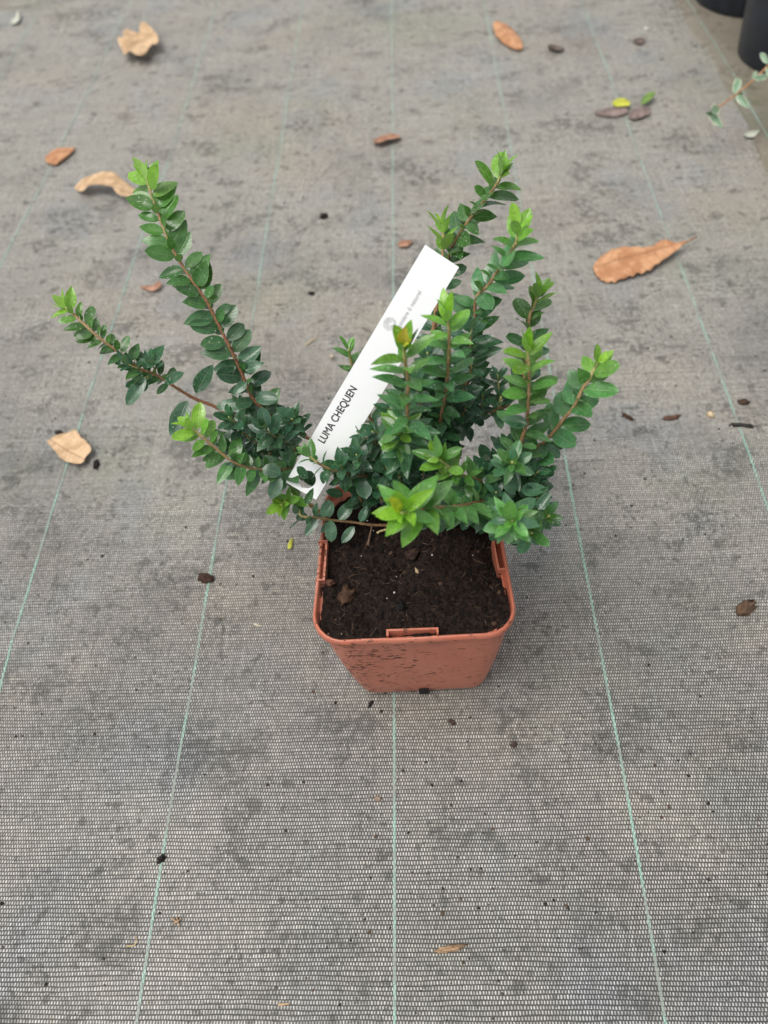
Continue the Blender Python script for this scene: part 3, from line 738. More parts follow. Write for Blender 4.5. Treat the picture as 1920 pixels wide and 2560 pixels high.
# -- forks and short inner twigs, crowded with small dark leaves
X1 = shoot([(1253, 990, .225), (1250, 1005, .220), (1241, 1025, .210), (1200, 1036, .196), (1174, 1056, .186), (1150, 1078, .176), (1100, 1130, .155), (1045, 1260, .113)], Lm=.0115, sp=.012, ph=.2, bare=.5, asp=.5, cols=(DARK*1.3, DARK*1.2, DARK), up=.3, r0=.0009, r1=.0019, camf=.2)
inner = [
 [(1245, 935, .232), (1246, 960, .226), (1248, 985, .220), (1244, 1020, .208)], [(1207, 985, .222), (1206, 1010, .212), (1198, 1036, .197)],
 [(1150, 945, .248), (1158, 975, .238), (1164, 1005, .224), (1158, 1040, .206)], [(1085, 940, .242), (1080, 980, .230), (1075, 1030, .212), (1065, 1085, .190)],
 [(1140, 1010, .222), (1128, 1040, .210), (1110, 1075, .196), (1085, 1120, .175)], [(1062, 1040, .222), (1060, 1070, .212), (1055, 1110, .194), (1045, 1160, .168)],
 [(975, 1020, .232), (985, 1050, .222), (997, 1090, .205), (1008, 1150, .175)], [(930, 1078, .208), (950, 1085, .202), (975, 1105, .192), (1005, 1160, .168)],
 [(905, 1090, .202), (925, 1100, .196), (960, 1125, .182), (1008, 1190, .152)], [(1122, 1095, .200), (1118, 1120, .190), (1105, 1150, .176), (1075, 1200, .150)],
 [(880, 1140, .190), (898, 1150, .184), (930, 1175, .172), (990, 1230, .138)], [(1060, 1175, .175), (1058, 1195, .168), (1050, 1230, .148)],
 [(950, 1160, .180), (962, 1175, .172), (985, 1205, .155), (1010, 1260, .125)], [(1010, 1010, .232), (1015, 1040, .222), (1018, 1090, .203)],
 [(1175, 885, .252), (1178, 915, .244), (1172, 950, .230)], [(1068, 880, .262), (1075, 920, .250), (1078, 960, .236), (1072, 1010, .218)],
 [(1180, 820, .268), (1176, 850, .260), (1176, 890, .248)], [(1040, 950, .252), (1046, 985, .240), (1052, 1030, .222)],
 [(1345, 1180, .210), (1330, 1195, .202), (1305, 1220, .186), (1265, 1250, .160)], [(1345, 1245, .202), (1332, 1250, .195), (1305, 1255, .180), (1255, 1270, .155)],
 [(1240, 1230, .205), (1240, 1245, .196), (1230, 1270, .172), (1180, 1290, .135)], [(1210, 1175, .205), (1212, 1195, .196), (1220, 1225, .178), (1210, 1265, .150)],
 [(1165, 1245, .190), (1170, 1255, .184), (1185, 1270, .165), (1160, 1295, .130)], [(1120, 1235, .175), (1118, 1248, .168), (1110, 1270, .148), (1080, 1300, .120)],
 [(640, 1040, .190), (655, 1062, .184), (680, 1088, .172), (715, 1110, .158)], [(718, 1062, .192), (715, 1080, .184), (712, 1100, .172), (730, 1130, .155)],
 [(668, 1020, .190), (665, 1040, .184), (660, 1065, .176), (650, 1080, .170)], [(600, 1010, .192), (606, 1028, .187), (608, 1048, .181)],
 [(560, 1085, .184), (585, 1080, .184), (610, 1075, .182), (640, 1068, .175)], [(610, 1130, .182), (630, 1120, .180), (655, 1105, .174), (690, 1098, .164)],
 [(705, 1175, .168), (710, 1160, .166), (712, 1140, .163), (718, 1115, .158)], [(655, 1150, .178), (668, 1140, .174), (690, 1125, .168), (722, 1122, .158)],
 [(312, 905, .232), (330, 915, .228), (353, 924, .222)], [(378, 905, .226), (384, 918, .222), (389, 934, .216)], [(350, 955, .220), (362, 945, .220), (389, 936, .216)],
]
random.seed(77)
for (x0, x1, y0, y1, n_, hb) in ((1000, 1130, 930, 1170, 13, -.01), (930, 1010, 1110, 1180, 5, -.005), (1165, 1360, 1175, 1295, 10, .0), (570, 750, 1035, 1120, 7, .0), (880, 1010, 1180, 1230, 8, -.02), (835, 900, 1120, 1170, 3, -.008), (1200, 1290, 1060, 1160, 4, -.01)):
    for i in range(n_):
        x, y = random.uniform(x0, x1), random.uniform(y0, y1)
        h = .150+(1290-y)*.00019+random.uniform(-.012, .012)+hb
        dx = (1030-x)*.12; 
        inner.append([(x, y, h+.024), (x+dx*.3, y+14, h+.016), (x+dx, y+40, h)])
random.seed(21)
for i, pl in enumerate(inner):
    shoot(pl, Lm=random.uniform(.0105, .0128), L0=.007, Lb=.0115, sp=.0056, ph=random.uniform(0, 1.5), bare=.85, r0=.0005, r1=.0008,
          asp=random.choice((.46, .5, .56)), t1=.3, cols=(DARK*1.6, DARK*1.25, DARK*1.0), up=.35, camf=.25, g=1.05)

# -- single leaves that can be picked out in the photograph
for br, b, t, wr, c in [
 (B, (489, 983, .200), (532, 902, .208), .42, DARK*1.2), (B, (411, 957, .214), (460, 932, .222), .42, DARK*1.3), (B, (365, 944, .222), (314, 1012, .214), .40, DARK*1.5),
 (B, (365, 920, .226), (410, 856, .232), .42, DARK*1.8), (B, (541, 1018, .193), (612, 1006, .198), .42, DARK*1.5), (B, (468, 1002, .205), (430, 1085, .196), .44, DARK*1.3),
 (B, (470, 1010, .203), (424, 1090, .190), .5, DARK*1.5), (A, (638, 995, .206), (692, 995, .210), .6, DARK*1.25), (C, (742, 1166, .218), (770, 1197, .208), .48, DARK*1.5), (Dd, (812, 1176, .205), (806, 1214, .196), .5, DARK*1.7), (C, (755, 1182, .150), (806, 1216, .142), .55, DARK*1.3), (C, (760, 1205, .146), (800, 1192, .142), .5, DARK*1.0), (A, (666, 1025, .194), (716, 1020, .196), .5, DARK*1.0),
 (A, (617, 955, .216), (580, 985, .214), .5, DARK*1.5), (A, (612, 925, .222), (656, 905, .228), .55, DARK*1.5), (A, (590, 915, .224), (552, 945, .220), .45, DARK*1.5),
 (B, (632, 1065, .182), (680, 1068, .188), .62, DARK*1.4), (B, (672, 1080, .176), (718, 1086, .180), .55, DARK*1.5), (B, (610, 1062, .182), (612, 1122, .176), .5, DARK*1.5),
 (B, (655, 1085, .172), (662, 1145, .168), .48, DARK*1.3), (B, (640, 1095, .184), (628, 1160, .180), .48, DARK*1.7), (B, (703, 1108, .168), (700, 1170, .166), .42, DARK*1.3),
 (C, (655, 1172, .196), (703, 1182, .194), .75, DARK*1.3), (C, (700, 1190, .190), (676, 1245, .184), .58, DARK*1.25), (C, (580, 1155, .206), (553, 1197, .200), .5, DARK*1.0),
 (C, (645, 1172, .194), (640, 1208, .188), .5, DARK*1.5), (C, (592, 1165, .203), (600, 1188, .198), .6, DARK*1.3),
 (Dd, (814, 1228, .160), (860, 1236, .156), .5, DARK*1.3), (Dd, (905, 1193, .178), (915, 1248, .170), .72, DARK*1.5), (Dd, (952, 1190, .172), (1014, 1190, .172), .5, DARK*1.5),
 (Dd, (890, 1184, .182), (934, 1157, .186), .38, DARK*1.8), (Dd, (872, 1192, .180), (868, 1212, .174), .5, DARK*1.7), (Dd, (1010, 1188, .168), (1034, 1194, .168), .5, DARK*1.2),
 (Ee, (847, 1300, .150), (884, 1248, .158), .5, DARK*1.5), (Ee, (900, 1305, .146), (920, 1260, .154), .42, DARK*1.5), (Ee, (908, 1306, .144), (928, 1262, .150), .3, DARK*1.3),
 (Ee, (826, 1300, .152), (828, 1355, .144), .55, DARK*1.4), (Ee, (886, 1316, .142), (854, 1358, .136), .46, DARK*1.4), (Ee, (795, 1296, .154), (762, 1340, .148), .42, DARK*1.2),
 (Ee, (820, 1294, .154), (828, 1256, .164), .5, DARK*1.4), (Ee, (806, 1294, .154), (822, 1250, .164), .5, DARK*1.4), (Ee, (775, 1290, .156), (772, 1318, .148), .6, DARK*1.7),
 (Ee, (765, 1262, .185), (783, 1220, .196), .38, MID*.8), (E2, (750, 1243, .165), (721, 1210, .174), .45, LIME*.42),
 (Ff, (1010, 1278, .258), (951, 1213, .272), .46, FRESH*1.35), (Ff, (1004, 1279, .258), (927, 1279, .258), .42, LIME*.85), (Ff, (1008, 1286, .258), (947, 1296, .254), .36, LIME*.95),
 (Ff, (1020, 1278, .258), (1095, 1182, .268), .42, FRESH*1.1), (Ff, (1013, 1276, .260), (1082, 1222, .276), .32, LIME*.8), (Ff, (1050, 1268, .248), (1131, 1198, .258), .44, FRESH*.75),
 (Ff, (1032, 1265, .252), (982, 1200, .262), .44, FRESH*.85), (Ff, (1020, 1282, .255), (1094, 1304, .250), .40, FRESH*1.25), (Ff, (1060, 1274, .246), (1118, 1292, .242), .42, FRESH*1.0),
 (Ff, (1002, 1276, .262), (974, 1245, .280), .34, OLIVE), (Ff, (1045, 1283, .243), (1002, 1320, .228), .5, DARK*2.4), (Ff, (1070, 1285, .236), (1044, 1325, .220), .5, DARK*2.2),
 (Ff, (1105, 1285, .226), (1086, 1345, .206), .42, DARK*2.1), (Ff, (1128, 1285, .220), (1112, 1328, .202), .4, DARK*2.0), (Ff, (1100, 1272, .232), (1170, 1286, .226), .38, FRESH*.6),
 (Oo, (883, 1168, .178), (890, 1102, .196), .52, DARK*1.5), (Oo, (925, 1180, .172), (905, 1110, .186), .55, DARK*1.2),
 (Oo, (998, 1075, .250), (953, 1041, .256), .44, FRESH*.65), (Oo, (1002, 1075, .250), (1042, 1069, .256), .42, FRESH*1.2), (Oo, (997, 1083, .248), (946, 1104, .244), .40, FRESH*.95),
 (Oo, (1002, 1070, .248), (1007, 1024, .258), .46, MID*1.3), (Oo, (1006, 1086, .244), (1058, 1078, .246), .42, MID*1.2), (Oo, (1004, 1094, .240), (1056, 1110, .232), .46, DARK*1.8),
 (Mm, (1010, 862, .308), (984, 812, .322), .42, LIME*.9), (Mm, (1008, 860, .310), (1012, 820, .326), .40, V((.60, .52, .06))), (Mm, (1009, 862, .310), (1020, 848, .318), .4, OLIVE), (Mm, (1012, 880, .302), (1042, 822, .314), .16, MID),
 (Dd, (940, 1196, .160), (955, 1262, .150), .55, DARK*1.2), (Dd, (975, 1200, .155), (1000, 1248, .148), .5, DARK*1.1), (Dd, (1035, 1190, .16), (1062, 1222, .152), .6, DARK*1.3), (Dd, (935, 1240, .150), (948, 1258, .146), .5, DARK*1.6),
 (Pp, (1098, 1142, .240), (1089, 1089, .252), .40, FRESH*1.1), (Pp, (1095, 1146, .240), (1026, 1126, .240), .36, FRESH*.8), (Pp, (1098, 1150, .240), (1068, 1150, .242), .5, LIME*.7),
 (Pp, (1106, 1146, .236), (1152, 1119, .244), .44, FRESH*.8), (Pp, (1112, 1160, .234), (1104, 1186, .226), .66, LIME*.55), (Pp, (1096, 1160, .232), (1050, 1160, .228), .4, DARK*2),
 (Pp, (1184, 1196, .214), (1186, 1250, .202), .52, DARK*1.9), (Pp, (1150, 1186, .222), (1157, 1212, .214), .5, DARK*2), (Pp, (1205, 1200, .206), (1250, 1205, .206), .6, DARK*1.7),
 (Qq, (1279, 1298, .240), (1272, 1256, .252), .58, FRESH*1.05), (Qq, (1274, 1300, .234), (1221, 1302, .232), .40, DARK*1.75), (Qq, (1284, 1302, .234), (1351, 1315, .232), .42, DARK*1.75),
 (Qq, (1275, 1290, .230), (1262, 1228, .236), .46, DARK*1.75), (Qq, (1272, 1306, .226), (1234, 1338, .214), .44, DARK*1.75), (Qq, (1270, 1294, .228), (1230, 1262, .232), .4, DARK*1.75),
 (Qq, (1284, 1296, .232), (1315, 1262, .240), .5, FRESH*.5), (Qq, (1283, 1308, .232), (1298, 1326, .226), .5, FRESH*.75), (Qq, (1285, 1290, .224), (1340, 1243, .228), .44, DARK*1.75),
 (Qq, (1235, 1282, .190), (1202, 1330, .160), .5, DARK*1.5), (Qq, (1250, 1292, .180), (1185, 1262, .190), .7, DARK*1.4),
 (Rr, (1281, 1152, .236), (1282, 1117, .246), .44, DARK*2.6), (Rr, (1284, 1168, .226), (1338, 1184, .222), .42, DARK*2.4), (Rr, (1274, 1166, .224), (1224, 1150, .222), .5, DARK*1.9),
 (Rr, (1262, 1200, .214), (1290, 1238, .208), .62, DARK*1.6), (Rr, (1275, 1172, .224), (1280, 1186, .218), .7, FRESH*.5), (Rr, (1300, 1228, .205), (1368, 1220, .205), .52, DARK*2.2),
 (L_, (1328, 1130, .220), (1356, 1170, .212), .8, DARK*1.5), (L_, (1366, 1110, .222), (1402, 1145, .216), .5, DARK*1.5), (L_, (1318, 1184, .206), (1364, 1205, .202), .55, DARK*1.5),
 (L_, (1405, 1085, .234), (1448, 1098, .230), .5, DARK*1.2), (K, (1319, 1060, .245), (1255, 1047, .246), .52, DARK*1.5), (L_, (1345, 1275, .205), (1376, 1230, .212), .55, DARK*1.6),
 (Tt, (1330, 1342, .198), (1292, 1384, .186), .5, DARK*2.2), (Tt, (1296, 1330, .190), (1278, 1366, .176), .55, DARK*1.0),
 (X1, (1240, 1040, .210), (1252, 1066, .204), .42, DARK*1.4), (X1, (1203, 1045, .200), (1200, 1070, .192), .6, DARK*1.0), (X1, (1160, 1048, .192), (1170, 1068, .184), .4, DARK*.9)]:
    leafpx(br, b, t, wr, c)

todo.sort(key=lambda q: -q[4])
inv_shrub = Matrix.Translation(-SB)
for (br, var, m, col, score) in todo[:300]:
    o = bpy.data.objects.new('leaf', LEAF_ME[var]); COL.objects.link(o)
    o.parent = br; o.matrix_local = inv_shrub @ m
    o.color = (col.x, col.y, col.z, 1)
vs, fs, us, cs = [], [], [], []
for (br, var, m, col, score) in todo[300:]:
    v, f, u = LEAVES[var]; k = len(vs)
    vs.extend([m @ V(p) for p in v]); fs.extend([tuple(i+k for i in q) for q in f]); us.extend(u); cs.extend([tuple(col)]*len(v))
sm = mesh_obj('small_leaves', vs, fs, M_LEAFA, shrub, uvs=us, cols=cs); sm['kind'] = 'stuff'
print('leaves', len(todo))

# ------------------------------------------------------------------ the white plant label
def label_frame():
    lo, hi = -0.02, 0.02
    B_ = at(755, 1219, .172); T_ = at(1105.5, 640, .286); a = (T_-B_).normalized()
    f = lambda d: (at(1148, 668, .286-d)-at(1063, 612, .286+d)).dot(a)
    for _ in range(50):
        m_ = (lo+hi)/2
        if f(lo)*f(m_) <= 0: hi = m_
        else: lo = m_
    d = (lo+hi)/2
    wv = at(1148, 668, .286-d)-at(1063, 612, .286+d)
    return B_, a, wv.normalized(), wv.length, (T_-B_).length
LB, LA, LW, LWID, LLEN = label_frame()
LN = LW.cross(LA).normalized()
if LN.dot(CAM-LB) < 0: LN = -LN
lab = empty('plant_label', LB, 'long white plastic plant label reading LUMA CHEQUEN, leaning in the shrub', 'plant label')
def label_material():
    q = NB('white_plastic'); P = q.objco()
    sp = q.ramp(q.noise(900, 2, 0.6, P), 0.70, 0.76)
    sm_ = q.math('MULTIPLY', q.ramp(q.noise(60, 5, 0.7, P), 0.50, 0.75), 0.22)
    sep = q.n('ShaderNodeSeparateXYZ'); q.l(P, sep.inputs[0])
    low = q.ramp(sep.outputs[2], 0.075, 0.0, 0.12, 1.0)
    c = q.mix(q.math('MULTIPLY', q.math('MAXIMUM', sp, sm_), low), (0.86, 0.87, 0.88), (0.40, 0.37, 0.33))
    q.set(Base_Color=c, Roughness=0.30); q.b.inputs['Specular IOR Level'].default_value = 0.5
    return q.m
M_LAB = label_material()
def lab_z(s):      # the foot of the label curls a little towards the viewer
    x = max(0, 0.042-s)
    return 4.5*x*x+0.0030*math.sin(math.pi*min(1, s/LLEN))
def lpt(s, t, up=0.0):
    return LB+LA*s+LW*t+LN*(lab_z(s)+up)
def label_mesh():
    # a strip with a lobed hole near its foot: rows along the length; hole rows are split into two sides
    w2 = LWID/2
    hs, hr, ht = 0.0085, 0.0058, -0.0005
    top, bot, fs = [], [], []
    rows = [i*0.0007 for i in range(0, 30)]+[0.021+i*0.004 for i in range(100) if 0.021+i*0.004 < LLEN]+[LLEN]
    n = len(rows); V4 = []
    for s in rows:
        e = abs(s-hs)
        if e < hr:
            g = hr*math.sqrt(1-(e/hr)**2)
            if s < hs: g = min(g, hr)
        else: g = 0.0
        wl = w2*(0.93+0.07*min(1, s/0.06))
        V4.append([-wl, ht-g*1.05, ht+g*1.05, wl, g])
    vs = []
    for up in (0.0002, -0.0002):
        for s, r in zip(rows, V4):
            for t in r[:4]: vs.append(lpt(s, t, up))
    off = n*4
    for i in range(n-1):
        solid = V4[i][4] == 0 and V4[i+1][4] == 0
        for j in range(3):
            if j == 1 and not solid: continue
            a, b, c, d = i*4+j, i*4+j+1, (i+1)*4+j+1, (i+1)*4+j
            if solid and j == 1: pass
            fs.append((a, b, c, d)); fs.append((a+off, d+off, c+off, b+off))
        for j in (0, 3):
            a, d = i*4+j, (i+1)*4+j
            fs.append((a, d, d+off, a+off) if j == 0 else (d, a, a+off, d+off))
        if not solid:
            for j in (1, 2):
                a, d = i*4+j, (i+1)*4+j
                fs.append((a, d, d+off, a+off))
    for i in (0, n-1):
        for j in range(3): fs.append((i*4+j, i*4+j+1, i*4+j+1+off, i*4+j+off))
    return vs, fs
v, f = label_mesh()
o = mesh_obj('label_strip', v, f, M_LAB, lab, smooth=False)

def text_part(name, body, size, s0, t0, mat, sx=1.0, length=None, bold=0.022):
    cu = bpy.data.curves.new(name, 'FONT'); cu.body = body; cu.size = size; cu.extrude = 0.0
    to = bpy.data.objects.new('tmp_text', cu); COL.objects.link(to)
    bpy.context.view_layer.update()
    me = bpy.data.meshes.new_from_object(to.evaluated_get(bpy.context.evaluated_depsgraph_get()))
    bpy.data.objects.remove(to)
    xs = [q.co.x for q in me.vertices]; ext = max(xs)-min(xs)
    if length: sx = length/ext
    vs, fs = [], []
    for i, (a, b) in enumerate(((0, 0), (1, 0.3), (-1, -0.3), (0.3, 1), (-0.3, -1))):
        k = len(vs); vs += [lpt(s0+(q.co.x-min(xs))*sx+a*size*bold, t0-q.co.y+b*size*bold, 0.00030+i*0.000012) for q in me.vertices]
        fs += [tuple(j+k for j in p.vertices) for p in me.polygons]
    return mesh_obj(name, vs, fs, mat, lab, smooth=False)
def lab_st(px, py):
    d = (D_*F_PX+R_*(px-960)-U_*(py-1280)); t = (LB-CAM).dot(LN)/d.dot(LN); p = CAM+d*t-LB
    return p.dot(LA), p.dot(LW)
M_INK = simple('grey_ink', (0.05, 0.05, 0.055), 0.6, 0.2, 900, 0)
M_INKL = simple('faded_grey_ink', (0.48, 0.49, 0.49), 0.6, 0.1, 900, 0)
s0, t0 = lab_st(811, 1107); s1, t1 = lab_st(893, 971)
text_part('printed_name', 'LUMA CHEQUEN', 0.0072, s0, (t0+t1)/2, M_INK, length=s1-s0)
sa, ta = lab_st(1007, 808); sb, tb = lab_st(1054, 731)
full = (sb-sa)*20/15.5
text_part('printed_slogan', 'pépinière ô naturel', 0.0040, sb-full, (ta+tb)/2, M_INKL, length=full)
# round speckled emblem: a ball of small leaf strokes round a pale heart
es, et = lab_st(974, 809); vs, fs = [], []
rnd = random.Random(5)
for i in range(90):
    an = i*2.39996; rr_ = 0.0042*math.sqrt((i+0.5)/90)
    if rr_ < 0.0007: continue
    cx, cy = es+rr_*math.cos(an), et+rr_*math.sin(an)
    if math.hypot(cx-es-0.0007, cy-et-0.0012) < 0.0009: continue
    L = rnd.uniform(0.00022, 0.00050); wd = rnd.uniform(0.00008, 0.00018); a2 = an+rnd.uniform(-0.7, 0.7)
    k = len(vs)
    for q in range(8):
        b = q*math.pi/4; x, y = L*math.cos(b), wd*math.sin(b)
        vs.append(lpt(cx+x*math.cos(a2)-y*math.sin(a2), cy+x*math.sin(a2)+y*math.cos(a2), 0.00032))
    fs.append(tuple(range(k, k+8)))
mesh_obj('printed_emblem', vs, fs, M_INK, lab, smooth=False)

# ------------------------------------------------------------------ fallen leaves and litter on the fabric
def litter_mat(name, col, col2, rough=0.6):
    q = NB(name); P = q.objco()
    n1 = q.noise(70, 5, 0.6, P); n2 = q.noise(500, 3, 0.6, P)
    c = q.mix(q.ramp(n1, 0.40, 0.62), tuple(x*0.86 for x in col), col2)
    uv = q.n('ShaderNodeUVMap'); uv.uv_map = 'UVMap'
    sp = q.n('ShaderNodeSeparateXYZ'); q.l(uv.outputs[0], sp.inputs[0])
    v = q.math('ABSOLUTE', sp.outputs[1])
    c = q.mix(q.ramp(v, 0.06, 0.0, 0, 0.45), c, tuple(x*0.7 for x in col))
    side = q.math('ABSOLUTE', q.math('SUBTRACT', q.math('FRACT', q.math('SUBTRACT', q.math('MULTIPLY', sp.outputs[0], 9.0), q.math('MULTIPLY', v, 1.5))), 0.5))
    c = q.mix(q.ramp(side, 0.09, 0.0, 0, 0.45), c, tuple(x*0.62 for x in col))
    c = q.mix(q.ramp(n2, 0.55, 0.7, 0, 0.4), c, tuple(x*0.6 for x in col))
    q.set(Base_Color=c, Roughness=rough); q.b.inputs['Specular IOR Level'].default_value = 0.3
    q.bump(q.math('ADD', n1, q.math('MULTIPLY', side, 0.5)), 0.0014, 0.8)
    return q.m
M_TAN = litter_mat('tan_dead_leaf', (0.55, 0.36, 0.20), (0.66, 0.46, 0.28))
M_ORA = litter_mat('orange_dead_leaf', (0.47, 0.22, 0.105), (0.57, 0.31, 0.165))
M_RUST = litter_mat('rust_dead_leaf', (0.33, 0.16, 0.10), (0.46, 0.26, 0.17))
M_DARKL = litter_mat('dark_dead_leaf', (0.10, 0.075, 0.06), (0.19, 0.14, 0.12))
M_PURP = litter_mat('grey_brown_dead_leaf', (0.19, 0.14, 0.125), (0.28, 0.21, 0.19))
M_YEL = litter_mat('yellow_fallen_leaf', (0.50, 0.52, 0.05), (0.58, 0.58, 0.09))
M_GRN = litter_mat('green_fallen_leaf', (0.14, 0.25, 0.05), (0.22, 0.34, 0.09))
M_PALE = litter_mat('pale_fallen_leaf', (0.50, 0.52, 0.42), (0.60, 0.61, 0.52))

def dead_leaf(name, label, mid, wl, wr, zm, ze, mat, cat='leaf', jag=0.06, stalk=None, seed=0, cup=0.0, group=None):
    """mid: pixels along the midrib; wl / wr: half widths left / right of it in pixels; zm / ze: heights of midrib and edges (mm)"""
    n = 26; m = len(mid)
    def itp(a, t):
        x = t*(len(a)-1); i = min(int(x), len(a)-2); return a[i]+(a[i+1]-a[i])*(x-i)
    pts = catmull([V((p[0], p[1], 0)) for p in mid], 12)
    vs, uv = [], []
    J = 8
    for i in range(n+1):
        t = i/n; x = t*(len(pts)-1); k = min(int(x), len(pts)-2)
        c = pts[k].lerp(pts[k+1], x-k); T = (pts[k+1]-pts[k]).normalized(); Nn_ = V((T.y, -T.x, 0))
        saw = 1+jag*(((i*0.5) % 1)*2-0.6)+jag*1.4*noise.noise(V((i*0.4, seed, 0)))
        for j in range(-J//2, J//2+1):
            s = j/(J/2); hw = itp(wl if s < 0 else wr, t)*(saw if abs(s) > 0.8 else 1)
            p = c+Nn_*(s*hw)*(1 if True else 1)
            e = abs(s)**1.4
            z = itp(zm, t)*(1-e)+itp(ze if not isinstance(ze[0], tuple) else [q[0 if s < 0 else 1] for q in ze], t)*e
            z += 0.6*noise.noise(V((t*5+seed, s*2, seed)))+cup*abs(s)
            vs.append(atg(p.x, p.y, max(0.0008, z*0.001+0.0008))); uv.append((t, s))
    W = J+1
    fs = [(i*W+j, i*W+j+1, (i+1)*W+j+1, (i+1)*W+j) for i in range(n) for j in range(J)]
    if stalk:
        P = [atg(a, b, c*0.001) for a, b, c in stalk]; k = len(vs)
        v2, f2, _ = tube(P, [0.0007]*len(P), 5, None, k); vs += v2; fs += f2; uv += [(0, 0.01)]*len(v2)
    o = mesh_obj(name, vs, fs, mat, uvs=uv)
    md = o.modifiers.new('thickness', 'SOLIDIFY'); md.thickness = 0.0004; md.offset = 0
    tag(o, label, cat, group)
    return recenter(o)

def outline_leaf(name, label, pts, a0, a1, zf, mat, jag=0.0, seed=0, stalk=None):
    """pts: outline in pixels; a0-a1: the midrib; zf(u, v): height in mm of the blade, u along the midrib, v across"""
    A0, A1 = V((*a0, 0)), V((*a1, 0)); ax = (A1-A0); Lx = ax.length; ax.normalize(); ay = V((-ax.y, ax.x, 0))
    P = catmull([V((*p, 0)) for p in pts]+[V((*pts[0], 0))], 3)[:-1]; n = len(P)
    wmax = max(abs((p-A0).dot(ay)) for p in P)
    vs, fs, uv = [], [], []; RG = 7
    for i, p in enumerate(P):
        u = (p-A0).dot(ax)/Lx; c = A0+ax*Lx*min(0.93, max(0.07, u))
        sc_ = 1+jag*((i % 3)-1)*0.6+jag*noise.noise(V((i*0.8, seed, 0)))
        for r in range(RG+1):
            t = r/RG; q = c.lerp(p, t*(sc_ if r == RG else 1))
            uu = (q-A0).dot(ax)/Lx; vv = (q-A0).dot(ay)/wmax
            z = zf(uu, vv)+0.9*noise.noise(V((uu*4+seed, vv*2.5, seed)))+0.35*noise.noise(V((uu*13, vv*8, seed)))-0.35*math.exp(-(vv*9)**2)
            vs.append(atg(q.x, q.y, max(0.0006, z*0.001))); uv.append((uu, vv))
    for i in range(n):
        for r in range(RG):
            a, b = i*(RG+1)+r, ((i+1) % n)*(RG+1)+r
            fs.append((a, a+1, b+1, b))
    if stalk:
        Q = [atg(a, b, c*0.001) for a, b, c in stalk]; k = len(vs)
        v2, f2, _ = tube(Q, [0.0007]*len(Q), 5, None, k); vs += v2; fs += f2; uv += [(0, 0.01)]*len(v2)
    o = mesh_obj(name, vs, fs, mat, uvs=uv)
    md = o.modifiers.new('thickness', 'SOLIDIFY'); md.thickness = 0.0004; md.offset = 0
    tag(o, label, 'leaf'); return recenter(o)
def px_(l, k, ox, oy): return [(ox+a*k, oy+b*k) for a, b in l]
outline_leaf('fallen_leaf', 'large orange tan dead leaf with toothed edge and dark stalk, right of the shrub',
    px_([(60, 480), (110, 400), (220, 320), (370, 260), (550, 250), (720, 260), (860, 245), (930, 200), (1010, 175), (1090, 185), (1180, 215), (1320, 195), (1250, 270), (1160, 335), (1040, 410), (910, 490), (800, 560), (680, 585), (560, 620), (440, 655), (320, 675), (220, 665), (140, 620), (85, 550)], .1808, 1470, 590),
    (1480, 679), (1709, 626), lambda u, v: 6+5*u+2.0*(1-v*v)-3.5*max(0, 0.25-u)*4-2.5*v, M_ORA, jag=0.085, seed=1, stalk=[(1706, 627, 11), (1722, 618, 11), (1738, 606, 8)])
outline_leaf('fallen_leaf', 'wrinkled tan dead leaf lying across the second marker thread at the left edge',
    px_([(160, 380), (370, 265), (620, 240), (775, 190), (890, 330), (1030, 450), (1120, 630), (980, 760), (930, 880), (690, 880), (500, 790), (370, 640), (230, 480)], .1206, 100, 1060),
    (124, 1100), (222, 1160), lambda u, v: 3+3.5*u+1.5*math.sin(u*9+v*3)*0.6+2*abs(v), M_TAN, jag=0.04, seed=2)
outline_leaf('fallen_leaf', 'curled lobed pale tan dead leaf at the top left of the fabric',
    px_([(1050, 420), (1095, 425), (1105, 360), (1165, 350), (1225, 360), (1235, 310), (1265, 285), (1320, 320), (1370, 370), (1395, 430), (1390, 480), (1340, 472), (1310, 510), (1280, 560), (1235, 585), (1190, 565), (1150, 537), (1105, 555), (1075, 500), (1055, 460)], .2893, 0, 0),
    (312, 152), (396, 100), lambda u, v: 13+5*abs(v)+2*math.sin(u*8), M_TAN, jag=0.05, seed=5)
outline_leaf('fallen_leaf', 'long arched tan dead leaf behind the longest branch of the shrub',
    px_([(360, 385), (420, 365), (480, 345), (560, 355), (650, 350), (740, 345), (820, 350), (880, 390), (960, 430), (1080, 480), (1060, 520), (900, 550), (830, 530), (800, 490), (700, 470), (600, 450), (530, 450), (480, 475), (420, 450)], .2411, 100, 380),
    (188, 478), (360, 504), lambda u, v: 3+17*math.sin(math.pi*min(1, max(0, u)))-2*v, M_TAN, jag=0.03, seed=11)
dead_leaf('fallen_leaf', 'smooth orange dead leaf lying flat near the top middle', [(1238, 60), (1255, 80), (1275, 100), (1295, 118), (1306, 128)], [8, 22, 22, 15, 2], [6, 18, 20, 14, 2], [4, 6, 6, 5, 4], [2, 3, 3, 3, 3], M_ORA, jag=0.04, seed=7)
dead_leaf('fallen_leaf', 'small folded orange brown dead leaf on the marker thread at the upper left edge', [(116, 402), (135, 398), (155, 390), (175, 382), (190, 375)], [8, 20, 14, 8, 1], [6, 16, 16, 8, 1], [5, 6, 6, 5, 4], [2, 3, 3, 3, 3], M_ORA, jag=0.05, seed=9)
dead_leaf('fallen_leaf', 'curled rusty pink dead leaf on the middle marker thread above the shrub', [(934, 360), (950, 358), (967, 354), (985, 350), (1002, 350)], [8, 14, 12, 12, 4], [4, 12, 12, 10, 4], [4, 7, 8, 7, 5], [(6, 1), (9, 2), (9, 3), (8, 3), (6, 3)], M_RUST, jag=0.08, seed=13)
